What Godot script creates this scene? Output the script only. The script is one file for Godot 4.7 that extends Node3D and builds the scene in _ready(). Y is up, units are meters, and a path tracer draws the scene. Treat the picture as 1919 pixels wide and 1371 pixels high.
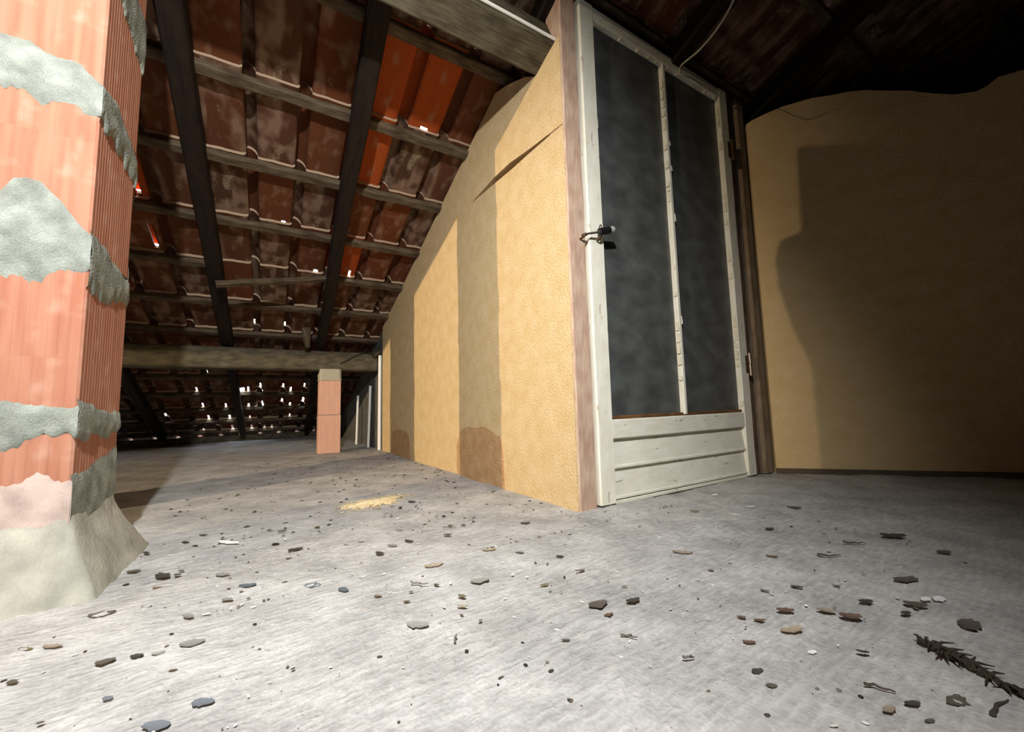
extends Node3D

# One unit of layout (the height of the lens above the floor) in metres.
const U := 0.34
const ROOF_AT := 6.747      # underside of the tiles above z = 0, layout units
const ROOF_RISE := 0.386    # rise of the roof per unit of z
const GAUGE := 1.056        # distance of the battens along z
const HEAD0 := -3.99        # z of the tile heads of row 0
const TILE_W := 0.58
const TILE_T := 0.048

var rng := RandomNumberGenerator.new()
var M := {}
var used := {}
var roof_n: Vector3
var roof_s: Vector3
var roof_cos: float


func _ready() -> void:
	rng.seed = 7
	roof_cos = 1.0 / sqrt(1.0 + ROOF_RISE * ROOF_RISE)
	roof_n = Vector3(0, roof_cos, -ROOF_RISE * roof_cos)
	roof_s = Vector3(0, -ROOF_RISE * roof_cos, -roof_cos)
	view_and_light()
	materials()
	shell()
	roof()
	timbers()
	partition()
	doorway()
	piers()
	fittings()
	litter()


# ------------------------------------------------------------------ camera, sky, lamps, exposure
func view_and_light() -> void:
	var cam := Camera3D.new()
	cam.name = "camera"
	cam.fov = 84.996
	cam.near = 0.02
	cam.far = 60.0
	cam.transform = Transform3D(Basis(Vector3(0.85815717, -0.02553457, 0.51275165), Vector3(-0.02730781, 0.99507806, 0.09525719), Vector3(-0.51266027, -0.09574776, 0.85323609)), Vector3(0, U, 0))
	add_child(cam)
	cam.current = true

	var env := Environment.new()
	env.tonemap_mode = Environment.TONE_MAPPER_LINEAR
	env.tonemap_exposure = 1.0
	env.background_mode = Environment.BG_SKY
	var sky := Sky.new()
	var sm := ProceduralSkyMaterial.new()
	sm.sky_top_color = Color(0.80, 0.85, 0.92)
	sm.sky_horizon_color = Color(0.95, 0.96, 1.0)
	sm.ground_bottom_color = Color(0.35, 0.33, 0.30)
	sm.ground_horizon_color = Color(0.55, 0.54, 0.52)
	sm.sky_energy_multiplier = 5.0
	sky.sky_material = sm
	env.sky = sky
	env.sdfgi_enabled = true
	env.ssao_enabled = true
	env.ssil_enabled = true
	var we := WorldEnvironment.new()
	we.name = "surroundings"
	we.environment = env
	add_child(we)

	# lamp out of view far left, warm, placed to light the partition and eaves
	unseen_lamp("unseen_left_lamp", "unseen lamp far left under the rafters, placed to light the partition and eaves", P(-20.0, 6.7, 2.3), P(2.44, 2.2, -9.4), Color(1.0, 0.90, 0.75), 46.0, 20.3)
	# unseen cool lamp above and behind the lens, placed to light floor and door
	unseen_lamp("unseen_lamp", "unseen lamp above the lens, placed to light the near floor, pier and door", P(-0.55, 4.1, 0.5), P(-0.25, 1.2, -4.0), Color(0.985, 0.99, 1.0), 6.0, 65.0)


func unseen_lamp(called: String, label: String, at: Vector3, aim: Vector3, tint: Color, energy: float, angle: float) -> void:  # a lamp out of view; its hood, glass and flex are assumed
	var o := thing(called, label, "lamp", at)
	var dir := (aim - at).normalized()
	var side := dir.cross(Vector3.UP).normalized()
	var b := Basis(side, side.cross(dir), -dir)
	var st := begin()
	var ring := PackedVector2Array([Vector2(0.0, -0.062), Vector2(0.02, -0.06), Vector2(0.026, -0.03), Vector2(0.04, -0.012), Vector2(0.043, 0.0), Vector2(0.040, 0.0), Vector2(0.036, -0.012), Vector2(0.0, -0.025)])
	lathe(st, Vector3.ZERO, ring, 20)
	var hood := part("hood", st, flat(Color(0.08, 0.08, 0.09), 0.4), o)
	hood.basis = Basis(b.x, -b.z, b.y)
	st = begin()
	lathe(st, Vector3.ZERO, PackedVector2Array([Vector2(0.0, -0.012), Vector2(0.02, -0.012), Vector2(0.030, -0.010), Vector2(0.0, -0.009)]), 20)
	var face := part("lamp_glass", st, M_glow(tint, 4.0), o)
	face.basis = hood.basis
	st = begin()
	var top := Vector3(0, roof_y(at.z / U) * U - at.y - 0.02 * U, 0)
	tube(st, [-dir * 0.06, -dir * 0.09 + Vector3(0, 0.05, 0), top], 0.004, 6)
	part("flex", st, flat(Color(0.5, 0.5, 0.48), 0.6), o)
	var l := SpotLight3D.new()
	l.name = "lamp_light"
	l.transform = Transform3D(b, dir * 0.004)
	l.light_color = tint
	l.light_energy = energy
	l.light_size = 0.02
	l.spot_range = 30.0
	l.spot_attenuation = 2.0
	l.spot_angle = angle
	l.spot_angle_attenuation = 1.0
	l.shadow_enabled = true
	o.add_child(l)


# ------------------------------------------------------------------ helpers: nodes
func P(x: float, y: float, z: float) -> Vector3:
	return Vector3(x, y, z) * U


func roof_y(z: float) -> float:
	return ROOF_AT + ROOF_RISE * z


func R(x: float, z: float, n: float) -> Vector3:   # a point n above (below if negative) the roof plane at its z
	return (Vector3(x, roof_y(z), z) + roof_n * n) * U


func numbered(called: String) -> String:
	var n: int = used.get(called, 0)
	used[called] = n + 1
	return called if n == 0 else "%s_%03d" % [called, n]


func tag(o: Node, label: String, category := "", group := "", kind := "") -> void:
	if label:
		o.set_meta("label", label)
	if category:
		o.set_meta("category", category)
	if group:
		o.set_meta("group", group)
	if kind:
		o.set_meta("kind", kind)


func thing(called: String, label: String, category: String, at := Vector3.ZERO, group := "", kind := "") -> Node3D:
	var o := Node3D.new()
	o.name = numbered(called)
	o.position = at
	add_child(o, true)
	tag(o, label, category, group, kind)
	return o


func begin() -> SurfaceTool:
	var st := SurfaceTool.new()
	st.begin(Mesh.PRIMITIVE_TRIANGLES)
	st.set_smooth_group(-1)
	return st


func finish(st: SurfaceTool) -> ArrayMesh:
	st.generate_normals()
	return st.commit()


func part(called: String, st: SurfaceTool, m: Material, parent: Node, at := Vector3.ZERO) -> MeshInstance3D:
	return put(called, finish(st), m, parent, at)


func put(called: String, mesh: Mesh, m: Material, parent: Node, at := Vector3.ZERO) -> MeshInstance3D:
	var o := MeshInstance3D.new()
	o.name = called if parent != self else numbered(called)
	o.mesh = mesh
	o.material_override = m
	o.position = at
	o.cast_shadow = GeometryInstance3D.SHADOW_CASTING_SETTING_ON
	parent.add_child(o, true)
	return o


# ------------------------------------------------------------------ helpers: shapes (front faces clockwise)
func tri(st: SurfaceTool, a: Vector3, b: Vector3, c: Vector3, ua := Vector2.ZERO, ub := Vector2.ZERO, uc := Vector2.ZERO) -> void:
	st.set_uv(ua); st.add_vertex(a)
	st.set_uv(ub); st.add_vertex(b)
	st.set_uv(uc); st.add_vertex(c)


func quad(st: SurfaceTool, a: Vector3, b: Vector3, c: Vector3, d: Vector3, ua := Vector2.ZERO, ub := Vector2.ZERO, uc := Vector2.ZERO, ud := Vector2.ZERO) -> void:
	tri(st, a, b, c, ua, ub, uc)
	tri(st, a, c, d, ua, uc, ud)


func box(st: SurfaceTool, lo: Vector3, hi: Vector3, bevel := 0.0) -> void:
	# a box with chamfered edges along its longest side
	var size := hi - lo
	var long := size.max_axis_index()
	var a := (lo + hi) / 2.0
	var b := a
	a[long] = lo[long]
	b[long] = hi[long]
	var up := Vector3.UP if long != 1 else Vector3.BACK
	var w: float = size.x if long == 2 else size.z if long == 0 else size.x
	var d: float = size.y if long != 1 else size.z
	sweep_box(st, a, b, w, d, up, w, d, bevel, 0.0, 1)


func sweep_box(st: SurfaceTool, a: Vector3, b: Vector3, w: float, d: float, up: Vector3, w2: float, d2: float, bevel: float, wob: float, segs: int) -> void:
	var dir := (b - a).normalized()
	var side := dir.cross(up).normalized()
	var u := side.cross(dir).normalized()
	var rings := []
	for i in segs + 1:
		var t := float(i) / segs
		var c := a.lerp(b, t)
		if wob > 0.0 and i > 0 and i < segs:
			c += side * rng.randf_range(-wob, wob) + u * rng.randf_range(-wob, wob) * 0.4
		var hw := lerpf(w, w2, t) / 2.0 + (rng.randf_range(-wob, wob) * 0.5 if wob > 0.0 else 0.0)
		var hd := lerpf(d, d2, t) / 2.0
		var e := minf(bevel, minf(hw, hd) * 0.9)
		var ring := []
		if e > 0.0:
			for p in [[-hw, -hd + e], [-hw, hd - e], [-hw + e, hd], [hw - e, hd], [hw, hd - e], [hw, -hd + e], [hw - e, -hd], [-hw + e, -hd]]:
				ring.append(c + side * p[0] + u * p[1])
		else:
			for p in [[-hw, -hd], [-hw, hd], [hw, hd], [hw, -hd]]:
				ring.append(c + side * p[0] + u * p[1])
		rings.append(ring)
	var n: int = rings[0].size()
	var per := [0.0]
	for k in n:
		per.append(per[k] + (rings[0][(k + 1) % n] - rings[0][k]).length())
	var len := a.distance_to(b)
	for i in segs:
		var v0 := len * i / segs
		var v1 := len * (i + 1) / segs
		for k in n:
			var k2 := (k + 1) % n
			quad(st, rings[i][k], rings[i + 1][k], rings[i + 1][k2], rings[i][k2], Vector2(per[k], v0), Vector2(per[k], v1), Vector2(per[k + 1], v1), Vector2(per[k + 1], v0))
	for k in range(1, n - 1):
		var f = rings[0]
		var g = rings[segs]
		tri(st, f[0], f[k], f[k + 1], Vector2(0, 0), Vector2(0.02, 0), Vector2(0.02, 0.02))
		tri(st, g[0], g[k + 1], g[k], Vector2(0, 0), Vector2(0.02, 0.02), Vector2(0.02, 0))


func tube(st: SurfaceTool, pts: Array, r: float, sides: int, r2 := -1.0) -> void:
	var rings := []
	var n := pts.size()
	for i in n:
		var d: Vector3 = ((pts[mini(i + 1, n - 1)] as Vector3) - (pts[maxi(i - 1, 0)] as Vector3)).normalized()
		var ref := Vector3.UP if absf(d.y) < 0.9 else Vector3.RIGHT
		var s := d.cross(ref).normalized()
		var u := s.cross(d)
		var rr := r if r2 < 0.0 else lerpf(r, r2, float(i) / (n - 1))
		var ring := []
		for k in sides:
			var a := TAU * k / sides
			ring.append((pts[i] as Vector3) + (s * cos(a) + u * sin(a)) * rr)
		rings.append(ring)
	st.set_smooth_group(1)
	var v := 0.0
	for i in n - 1:
		var v2: float = v + (pts[i + 1] as Vector3).distance_to(pts[i])
		for k in sides:
			var k2 := (k + 1) % sides
			var p := TAU * r / sides
			quad(st, rings[i][k], rings[i][k2], rings[i + 1][k2], rings[i + 1][k], Vector2(p * k, v), Vector2(p * (k + 1), v), Vector2(p * (k + 1), v2), Vector2(p * k, v2))
		v = v2
	st.set_smooth_group(-1)
	for k in range(1, sides - 1):
		tri(st, rings[0][0], rings[0][k + 1], rings[0][k])
		tri(st, rings[n - 1][0], rings[n - 1][k], rings[n - 1][k + 1])


func lathe(st: SurfaceTool, at: Vector3, prof: PackedVector2Array, sides: int) -> void:   # profile (radius, height)
	st.set_smooth_group(1)
	for i in prof.size() - 1:
		for k in sides:
			var a := TAU * k / sides
			var b := TAU * (k + 1) / sides
			var p := prof[i]
			var q := prof[i + 1]
			quad(st, at + Vector3(p.x * cos(a), p.y, p.x * sin(a)), at + Vector3(q.x * cos(a), q.y, q.x * sin(a)), at + Vector3(q.x * cos(b), q.y, q.x * sin(b)), at + Vector3(p.x * cos(b), p.y, p.x * sin(b)))
	st.set_smooth_group(-1)


func slab(st: SurfaceTool, poly: PackedVector2Array, o: Vector3, ux: Vector3, uy: Vector3, back: Vector3) -> void:
	# a polygon in the plane (ux, uy) through o, given thickness towards «back»
	var idx := Geometry2D.triangulate_polygon(poly)
	var flip := ux.cross(uy).dot(back) > 0.0
	for i in range(0, idx.size(), 3):
		var t := [poly[idx[i]], poly[idx[i + 1]], poly[idx[i + 2]]]
		if (t[1] - t[0]).cross(t[2] - t[0]) < 0.0:
			t = [t[0], t[2], t[1]]
		var p := []
		for q in t:
			p.append(o + ux * q.x + uy * q.y)
		var uv := [t[0], t[1], t[2]]
		if flip:
			tri(st, p[0], p[1], p[2], uv[0], uv[1], uv[2])
			tri(st, p[0] + back, p[2] + back, p[1] + back, uv[0], uv[2], uv[1])
		else:
			tri(st, p[0], p[2], p[1], uv[0], uv[2], uv[1])
			tri(st, p[0] + back, p[1] + back, p[2] + back, uv[0], uv[1], uv[2])
	var cw := Geometry2D.is_polygon_clockwise(poly)
	for i in poly.size():
		var a := o + ux * poly[i].x + uy * poly[i].y
		var j := (i + 1) % poly.size()
		var b := o + ux * poly[j].x + uy * poly[j].y
		if cw != flip:
			quad(st, a, a + back, b + back, b, poly[i], poly[i], poly[j], poly[j])
		else:
			quad(st, a, b, b + back, a + back, poly[i], poly[j], poly[j], poly[i])


# ------------------------------------------------------------------ materials
func flat(c: Color, rough := 0.8, metal := 0.0) -> StandardMaterial3D:
	var m := StandardMaterial3D.new()
	m.albedo_color = c
	m.roughness = rough
	m.metallic = metal
	return m


func M_glow(c: Color, e: float) -> StandardMaterial3D:
	var m := flat(c, 0.5)
	m.emission_enabled = true
	m.emission = c
	m.emission_energy_multiplier = e
	return m


func field(size: int, freq: float, octaves: int, seed_: int, kind := FastNoiseLite.TYPE_SIMPLEX_SMOOTH) -> PackedByteArray:
	var n := FastNoiseLite.new()
	n.seed = seed_
	n.noise_type = kind
	n.frequency = freq
	n.fractal_octaves = octaves
	var im := n.get_seamless_image(size, size)
	im.convert(Image.FORMAT_L8)
	return im.get_data()


func picture(size: int, at: Callable) -> ImageTexture:
	var data := PackedByteArray()
	data.resize(size * size * 3)
	for i in size * size:
		var c: Color = at.call(i)
		data[i * 3] = clampi(int(c.r * 255.0), 0, 255)
		data[i * 3 + 1] = clampi(int(c.g * 255.0), 0, 255)
		data[i * 3 + 2] = clampi(int(c.b * 255.0), 0, 255)
	return ImageTexture.create_from_image(Image.create_from_data(size, size, false, Image.FORMAT_RGB8, data))


func grey_picture(size: int, data: PackedByteArray) -> ImageTexture:
	return ImageTexture.create_from_image(Image.create_from_data(size, size, false, Image.FORMAT_L8, data))


func triplanar(tex: Texture2D, scale: float, rough: float, height: Texture2D = null, relief := 0.1) -> StandardMaterial3D:
	var m := flat(Color.WHITE, rough)
	m.albedo_texture = tex
	m.uv1_triplanar = true
	m.uv1_world_triplanar = true
	m.uv1_scale = Vector3.ONE * scale
	if height:
		m.heightmap_enabled = true
		m.heightmap_texture = height
		m.heightmap_scale = relief
	m.metallic_specular = 0.3
	return m


func wood(base: Color, dark: Color, seed_: int, rough := 0.8, chips := 0.0, chip_color := Color.BLACK) -> StandardMaterial3D:
	# grain along v: a noise field squeezed across
	var s := 256
	var n := FastNoiseLite.new()
	n.seed = seed_
	n.frequency = 0.02
	n.fractal_octaves = 4
	var blot := field(s, 0.02, 3, seed_ + 5)
	var chip := field(s, 0.045, 4, seed_ + 9)
	var lines := n.get_seamless_image(s, s)
	lines.convert(Image.FORMAT_L8)
	# squeeze: read the field eight times faster across than along
	var raw := lines.get_data()
	var tex := picture(s, func(i: int) -> Color:
		var x := i % s
		var y := i / s
		var g := raw[((y) % s) * s + (x * 9) % s] / 255.0
		var b := blot[i] / 255.0
		var c := base.lerp(dark, clampf(g * 0.9 + (b - 0.5) * 0.9, 0.0, 1.0))
		if chips > 0.0 and chip[((y / 2) % s) * s + x] / 255.0 < chips:
			c = c.lerp(chip_color, 0.75)
		return c)
	var m := flat(Color.WHITE, rough)
	m.albedo_texture = tex
	m.uv1_scale = Vector3(3.0, 1.6, 1.0)
	m.metallic_specular = 0.3
	return m


func materials() -> void:
	var S := 512
	# concrete floor: pale cement with grey mottling and small pits
	var f1 := field(S, 0.006, 4, 11)
	var f2 := field(S, 0.05, 4, 12)
	var f3 := field(S, 0.16, 2, 13)
	var conc := picture(S, func(i: int) -> Color:
		var a := f1[i] / 255.0
		var b := f2[i] / 255.0
		var c := f3[i] / 255.0
		var sx := ((i % S) / 3 + (i / S) / 2) % S
		var d := f2[(i / S * 2 % S) * S + sx] / 255.0
		var k := 0.69 + (a - 0.5) * 0.16 + (b - 0.5) * 0.08 + (c - 0.5) * 0.08 + (d - 0.5) * 0.12
		return Color(k, k * 0.985, k * 0.955))
	var h1 := PackedByteArray()
	h1.resize(S * S)
	for i in S * S:
		var sx := ((i % S) / 3 + (i / S) / 2) % S
		h1[i] = clampi(int(f2[i] * 0.3 + f3[i] * 0.25 + f2[(i / S * 2 % S) * S + sx] * 0.45), 0, 255)
	M.floor = triplanar(conc, 1.7, 0.9, grey_picture(S, h1), 0.45)

	# ochre render of the partition and the wall at right
	var p1 := field(S, 0.01, 3, 21)
	var p2 := field(S, 0.09, 4, 22)
	var och := picture(S, func(i: int) -> Color:
		var a := p1[i] / 255.0 - 0.5
		var b := p2[i] / 255.0 - 0.5
		return Color(0.86 + a * 0.05 + b * 0.07, 0.745 + a * 0.06 + b * 0.08, 0.555 + a * 0.09 + b * 0.09))
	M.ochre = triplanar(och, 2.2, 0.92, grey_picture(S, p2), 0.22)
	var bare := picture(S, func(i: int) -> Color:
		var a := p1[i] / 255.0 - 0.5
		var b := p2[i] / 255.0 - 0.5
		var k := 0.40 + a * 0.10 + b * 0.08
		return Color(k, k * 0.98, k * 0.90))
	M.bare = triplanar(bare, 1.6, 0.95, grey_picture(S, p2), 0.2)
	M.mortar = triplanar(picture(S, func(i: int) -> Color:
		var k := 0.555 + (p1[i] / 255.0 - 0.5) * 0.22 + (f3[i] / 255.0 - 0.5) * 0.12
		return Color(k * 0.97, k, k * 0.93)), 3.0, 0.95, grey_picture(S, p2), 0.12)
	M.footing = triplanar(picture(S, func(i: int) -> Color:
		var k := 0.64 + (p1[i] / 255.0 - 0.5) * 0.24 + (f3[i] / 255.0 - 0.5) * 0.06
		return Color(k, k * 0.985, k * 0.9)), 2.0, 0.95, grey_picture(S, p2), 0.12)
	M.lime = triplanar(picture(S, func(i: int) -> Color:
		var k := 0.72 + (p1[i] / 255.0 - 0.5) * 0.2 + (f3[i] / 255.0 - 0.5) * 0.08
		return Color(k, k * 0.89, k * 0.83)), 3.0, 0.95)
	# brick: orange clay with pale lime scuffs, streaked upright
	var b1 := field(256, 0.02, 4, 31)
	var b2 := field(256, 0.016, 4, 32)
	var bricks := []
	for v in 4:
		var sh := v * 97
		var tex := picture(256, func(i: int) -> Color:
			var x := i % 256
			var y := i / 256
			var s := b1[((y / 5 + sh) % 256) * 256 + (x * 3 + sh) % 256] / 255.0
			var b := b2[(i + sh * 256) % 65536] / 255.0
			var c := Color(0.695, 0.49, 0.395).lerp(Color(0.645, 0.42, 0.33), clampf(s * 1.6 - 0.4, 0, 1))
			if v == 3:
				c = c.lerp(Color(0.97, 0.80, 0.70), 0.6)
			return c.lerp(Color(0.78, 0.65, 0.57), clampf((b - 0.64) * 1.6, 0.0, 0.4)))
		var m := flat(Color.WHITE, 0.85)
		m.albedo_texture = tex
		m.uv1_scale = Vector3(2.2, 2.2, 1)
		m.metallic_specular = 0.3
		bricks.append(m)
	M.brick = bricks
	# roof tiles: six kinds between clean orange and dusty, limed clay
	var t1 := field(256, 0.007, 3, 41)
	var t2 := field(256, 0.09, 3, 42)
	var t3 := field(256, 0.006, 3, 43)
	var tiles := []
	for v in 7:
		var dusty: float = [0.15, 0.45, 0.6, 0.5, 0.7, 0.35, 0.0][v]
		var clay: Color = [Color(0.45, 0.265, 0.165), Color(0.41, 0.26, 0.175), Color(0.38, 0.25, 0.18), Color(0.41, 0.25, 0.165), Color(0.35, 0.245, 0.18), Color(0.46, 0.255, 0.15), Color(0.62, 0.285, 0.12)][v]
		var sh := v * 37
		var tex := picture(256, func(i: int) -> Color:
			var x := i % 256
			var y := i / 256
			var a := t1[((y + sh * 3) % 256) * 256 + (x + sh * 5) % 256] / 255.0
			var b := t2[((y + sh * 2) % 256) * 256 + (x + sh) % 256] / 255.0
			var g := t3[((y + sh * 5) % 256) * 256 + (x + sh * 7) % 256] / 255.0
			var c := clay.lerp(clay.darkened(0.3), clampf((b - 0.45) * 0.8, 0.0, 1.0))
			c = c.lerp(Color(0.59, 0.48, 0.40), clampf((a - (0.70 - dusty * 0.5)) * 2.6, 0.0, 0.85))
			return c.lerp(Color(0.66, 0.60, 0.49), clampf((g * 0.75 + b * 0.25 - (0.90 - dusty * 0.42)) * 4.0, 0.0, 0.8)))
		var m := flat(Color.WHITE, 0.9)
		m.albedo_texture = tex
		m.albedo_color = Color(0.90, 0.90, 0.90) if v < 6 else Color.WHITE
		m.metallic_specular = 0.25
		tiles.append(m)
	M.tile = tiles
	M.tile_edge = flat(Color(0.68, 0.58, 0.47), 0.95)
	M.rafter = wood(Color(0.17, 0.125, 0.09), Color(0.10, 0.07, 0.05), 51)
	M.batten = wood(Color(0.41, 0.355, 0.275), Color(0.245, 0.195, 0.145), 52)
	M.purlin = wood(Color(0.42, 0.39, 0.31), Color(0.25, 0.225, 0.17), 53)
	M.post = wood(Color(0.79, 0.69, 0.60), Color(0.67, 0.54, 0.46), 54)
	M.jamb = wood(Color(0.52, 0.43, 0.35), Color(0.32, 0.24, 0.18), 55)
	M.strip = wood(Color(0.60, 0.53, 0.44), Color(0.45, 0.37, 0.29), 56)
	M.white = wood(Color(0.93, 0.92, 0.86), Color(0.87, 0.85, 0.77), 57, 0.55, 0.13, Color(0.66, 0.60, 0.50))
	M.bead = wood(Color(0.50, 0.36, 0.22), Color(0.32, 0.21, 0.12), 58)
	M.dark = flat(Color(0.06, 0.05, 0.045), 0.95)
	M.rust = flat(Color(0.34, 0.25, 0.19), 0.45, 0.7)
	M.steel = flat(Color(0.62, 0.58, 0.52), 0.35, 0.85)
	M.rod = flat(Color(0.97, 0.96, 0.92), 0.4)
	M.cable = flat(Color(0.80, 0.77, 0.68), 0.5)
	# dusty panes: a film of grey dust on smooth glass
	var g1 := field(S, 0.012, 4, 61)
	var pane := flat(Color(1, 1, 1, 0.8), 0.42)
	pane.transparency = BaseMaterial3D.TRANSPARENCY_ALPHA
	pane.albedo_texture = picture(S, func(i: int) -> Color:
		var k := 0.36 + (g1[i] / 255.0 - 0.5) * 0.14
		return Color(k * 0.98, k, k * 0.97))
	pane.uv1_scale = Vector3(0.4, 0.55, 1)
	M.pane = pane
	M.stain = triplanar(picture(S, func(i: int) -> Color:
		var a := p1[i] / 255.0 - 0.5
		var b := p2[i] / 255.0 - 0.5
		return Color(0.78 + a * 0.1 + b * 0.16, 0.62 + a * 0.1 + b * 0.15, 0.44 + a * 0.12 + b * 0.14)), 2.2, 0.95, grey_picture(S, p2), 0.3)
	M.putty = flat(Color(0.87, 0.84, 0.74), 0.8)
	M.brick_pale = bricks[3]
	M.cap = triplanar(picture(S, func(i: int) -> Color:
		var k := 0.70 + (f2[i] / 255.0 - 0.5) * 0.14
		return Color(k, k * 0.96, k * 0.84)), 4.0, 0.95)
	M.sawdust = triplanar(picture(S, func(i: int) -> Color:
		var k := (f3[i] / 255.0 - 0.5) * 0.25 + (f2[i] / 255.0 - 0.5) * 0.1
		return Color(0.94 + k, 0.86 + k, 0.68 + k)), 6.0, 0.95)


# ------------------------------------------------------------------ floor, walls
func shell() -> void:
	# floor: a fine, slightly uneven sheet near the lens, a coarse one beyond; one mesh with thickness
	var n := FastNoiseLite.new()
	n.seed = 3
	n.frequency = 1.1
	n.fractal_octaves = 4
	var fine := FastNoiseLite.new()
	fine.seed = 5
	fine.frequency = 16.0
	fine.fractal_octaves = 3
	var st := begin()
	st.set_smooth_group(0)
	var patch := func(x0: float, x1: float, z0: float, z1: float, step: float, amp: float) -> void:
		var nx := int(round((x1 - x0) / step))
		var nz := int(round((z1 - z0) / step))
		var verts := PackedVector3Array()
		for j in nz + 1:
			for i in nx + 1:
				var x := x0 + (x1 - x0) * i / nx
				var z := z0 + (z1 - z0) * j / nz
				var edge := clampf(minf(minf(x - x0, x1 - x), minf(z - z0, z1 - z)) / 0.1, 0.0, 1.0)
				var y := (n.get_noise_2d(x, z) * 0.022 + fine.get_noise_2d(x, z) * 0.008 * amp) * edge - 0.004
				verts.append(P(x, y, z))
		for j in nz:
			for i in nx:
				var a := j * (nx + 1) + i
				quad(st, verts[a + nx + 1], verts[a], verts[a + 1], verts[a + nx + 2])
	patch.call(-1.6, 3.6, -4.2, 0.6, 0.026, 1.0)
	patch.call(-8.0, 2.6, -18.0, -4.2, 0.1, 1.0)
	patch.call(3.6, 9.0, -4.2, 0.6, 0.06, 1.0)
	var y0 := -0.004
	for r in [[-27.0, -8.0, -18.0, 5.0], [-8.0, -1.6, -4.2, 5.0], [-1.6, 9.0, 0.6, 5.0], [9.0, 15.0, -18.0, 5.0], [2.6, 9.0, -18.0, -4.2]]:
		quad(st, P(r[0], y0, r[3]), P(r[0], y0, r[2]), P(r[1], y0, r[2]), P(r[1], y0, r[3]))
	st.set_smooth_group(-1)
	box(st, P(-27, -0.6, -18), P(15, -0.1, 5))
	var fl := part("floor", st, M.floor, self)
	tag(fl, "rough pale grey concrete attic floor", "floor", "", "structure")

	# the gable ends and the back wall, all outside the picture
	var g := begin()
	slab(g, PackedVector2Array([Vector2(-18, -0.3), Vector2(5, -0.3), Vector2(5, roof_y(5)+0.35), Vector2(-18, roof_y(-18) + 0.35)]), P(-26, 0, 0), Vector3(0, 0, U), Vector3(0, U, 0), P(-0.6, 0, 0))
	tag(part("wall_left", g, M.bare, self), "grey gable wall at the far left end of the attic", "wall", "", "structure")
	g = begin()
	slab(g, PackedVector2Array([Vector2(-18, -0.3), Vector2(5, -0.3), Vector2(5, roof_y(5)+0.35), Vector2(-18, roof_y(-18) + 0.35)]), P(14, 0, 0), Vector3(0, 0, U), Vector3(0, U, 0), P(0.6, 0, 0))
	tag(part("wall_gable", g, M.bare, self), "grey gable wall behind the dim ochre wall", "wall", "", "structure")
	g = begin()
	box(g, P(-26.6, -0.3, 4.6), P(14.6, roof_y(5) + 0.35, 5.2))
	tag(part("wall_back", g, M.bare, self), "grey wall behind the viewer", "wall", "", "structure")

	# the dim ochre wall at right, its top a ragged edge
	var d := Vector3(0.656, 0, 0.754)
	var prof := PackedVector2Array([Vector2(0, -0.1), Vector2(5.8, -0.1), Vector2(5.8, 5.6), Vector2(3.6, 5.1)])
	for q in [[3.03, 4.95], [2.78, 4.92], [2.68, 4.84], [2.56, 4.79], [2.35, 4.81], [2.15, 4.88], [1.9, 4.99], [1.66, 5.06], [1.45, 5.13], [1.25, 5.16], [1.05, 5.165], [0.85, 5.185], [0.65, 5.17], [0.46, 5.154], [0.25, 5.10], [0.08, 5.048], [0.0, 5.0]]:
		prof.append(Vector2(q[0] - 0.0, q[1]))
	g = begin()
	slab(g, prof, P(5.86, 0, -2.9), d * U, Vector3(0, U, 0), Vector3(0.754, 0, -0.656) * U * 0.35)
	tag(part("wall_right", g, M.ochre, self), "dim ochre rendered wall right of the door with a ragged top edge", "wall", "", "structure")
	g = begin()  # low dark strip where the right wall meets the floor
	var poly := PackedVector2Array([Vector2(0.0, -0.02), Vector2(5.8, -0.02), Vector2(5.8, 0.075), Vector2(0.0, 0.055)])
	slab(g, poly, P(5.86, 0, -2.9) + Vector3(-0.754, 0, 0.656) * U * 0.03, d * U, Vector3(0, U, 0), Vector3(0.754, 0, -0.656) * U * 0.03)
	tag(part("dark_strip_right", g, flat(Color(0.36, 0.31, 0.24), 0.9), self), "low dark strip along the foot of the dim ochre wall", "baseboard", "", "structure")


# ------------------------------------------------------------------ roof tiles and battens
func head_z(k: int) -> float:   # the rows draw together towards the eaves
	return HEAD0 - GAUGE * k + 0.12 * maxf(0.0, k - 10.0)


func tile_profile() -> PackedVector2Array:
	# underside across one tile: its roll covers the edge of the tile at its left, then the flat pan
	var p := PackedVector2Array()
	var h0 := TILE_T + 0.005
	p.append(Vector2(-0.035, h0))
	for k in 13:
		var a := PI * k / 12.0
		var base := lerpf(h0 + 0.004, 0.0, smoothstep(0.45, 1.0, k / 12.0))
		p.append(Vector2(0.085 - 0.095 * cos(a) * (1.0 if k < 6 else 1.1), base + 0.105 * pow(sin(a), 0.8)))
	p.append(Vector2(0.235, -0.004))
	p.append(Vector2(0.30, 0.003))
	p.append(Vector2(0.36, 0.008))
	p.append(Vector2(0.42, 0.002))
	p.append(Vector2(0.54, 0.0))
	p.append(Vector2(0.60, 0.002))
	p.append(Vector2(0.63, 0.03))
	return p


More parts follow.
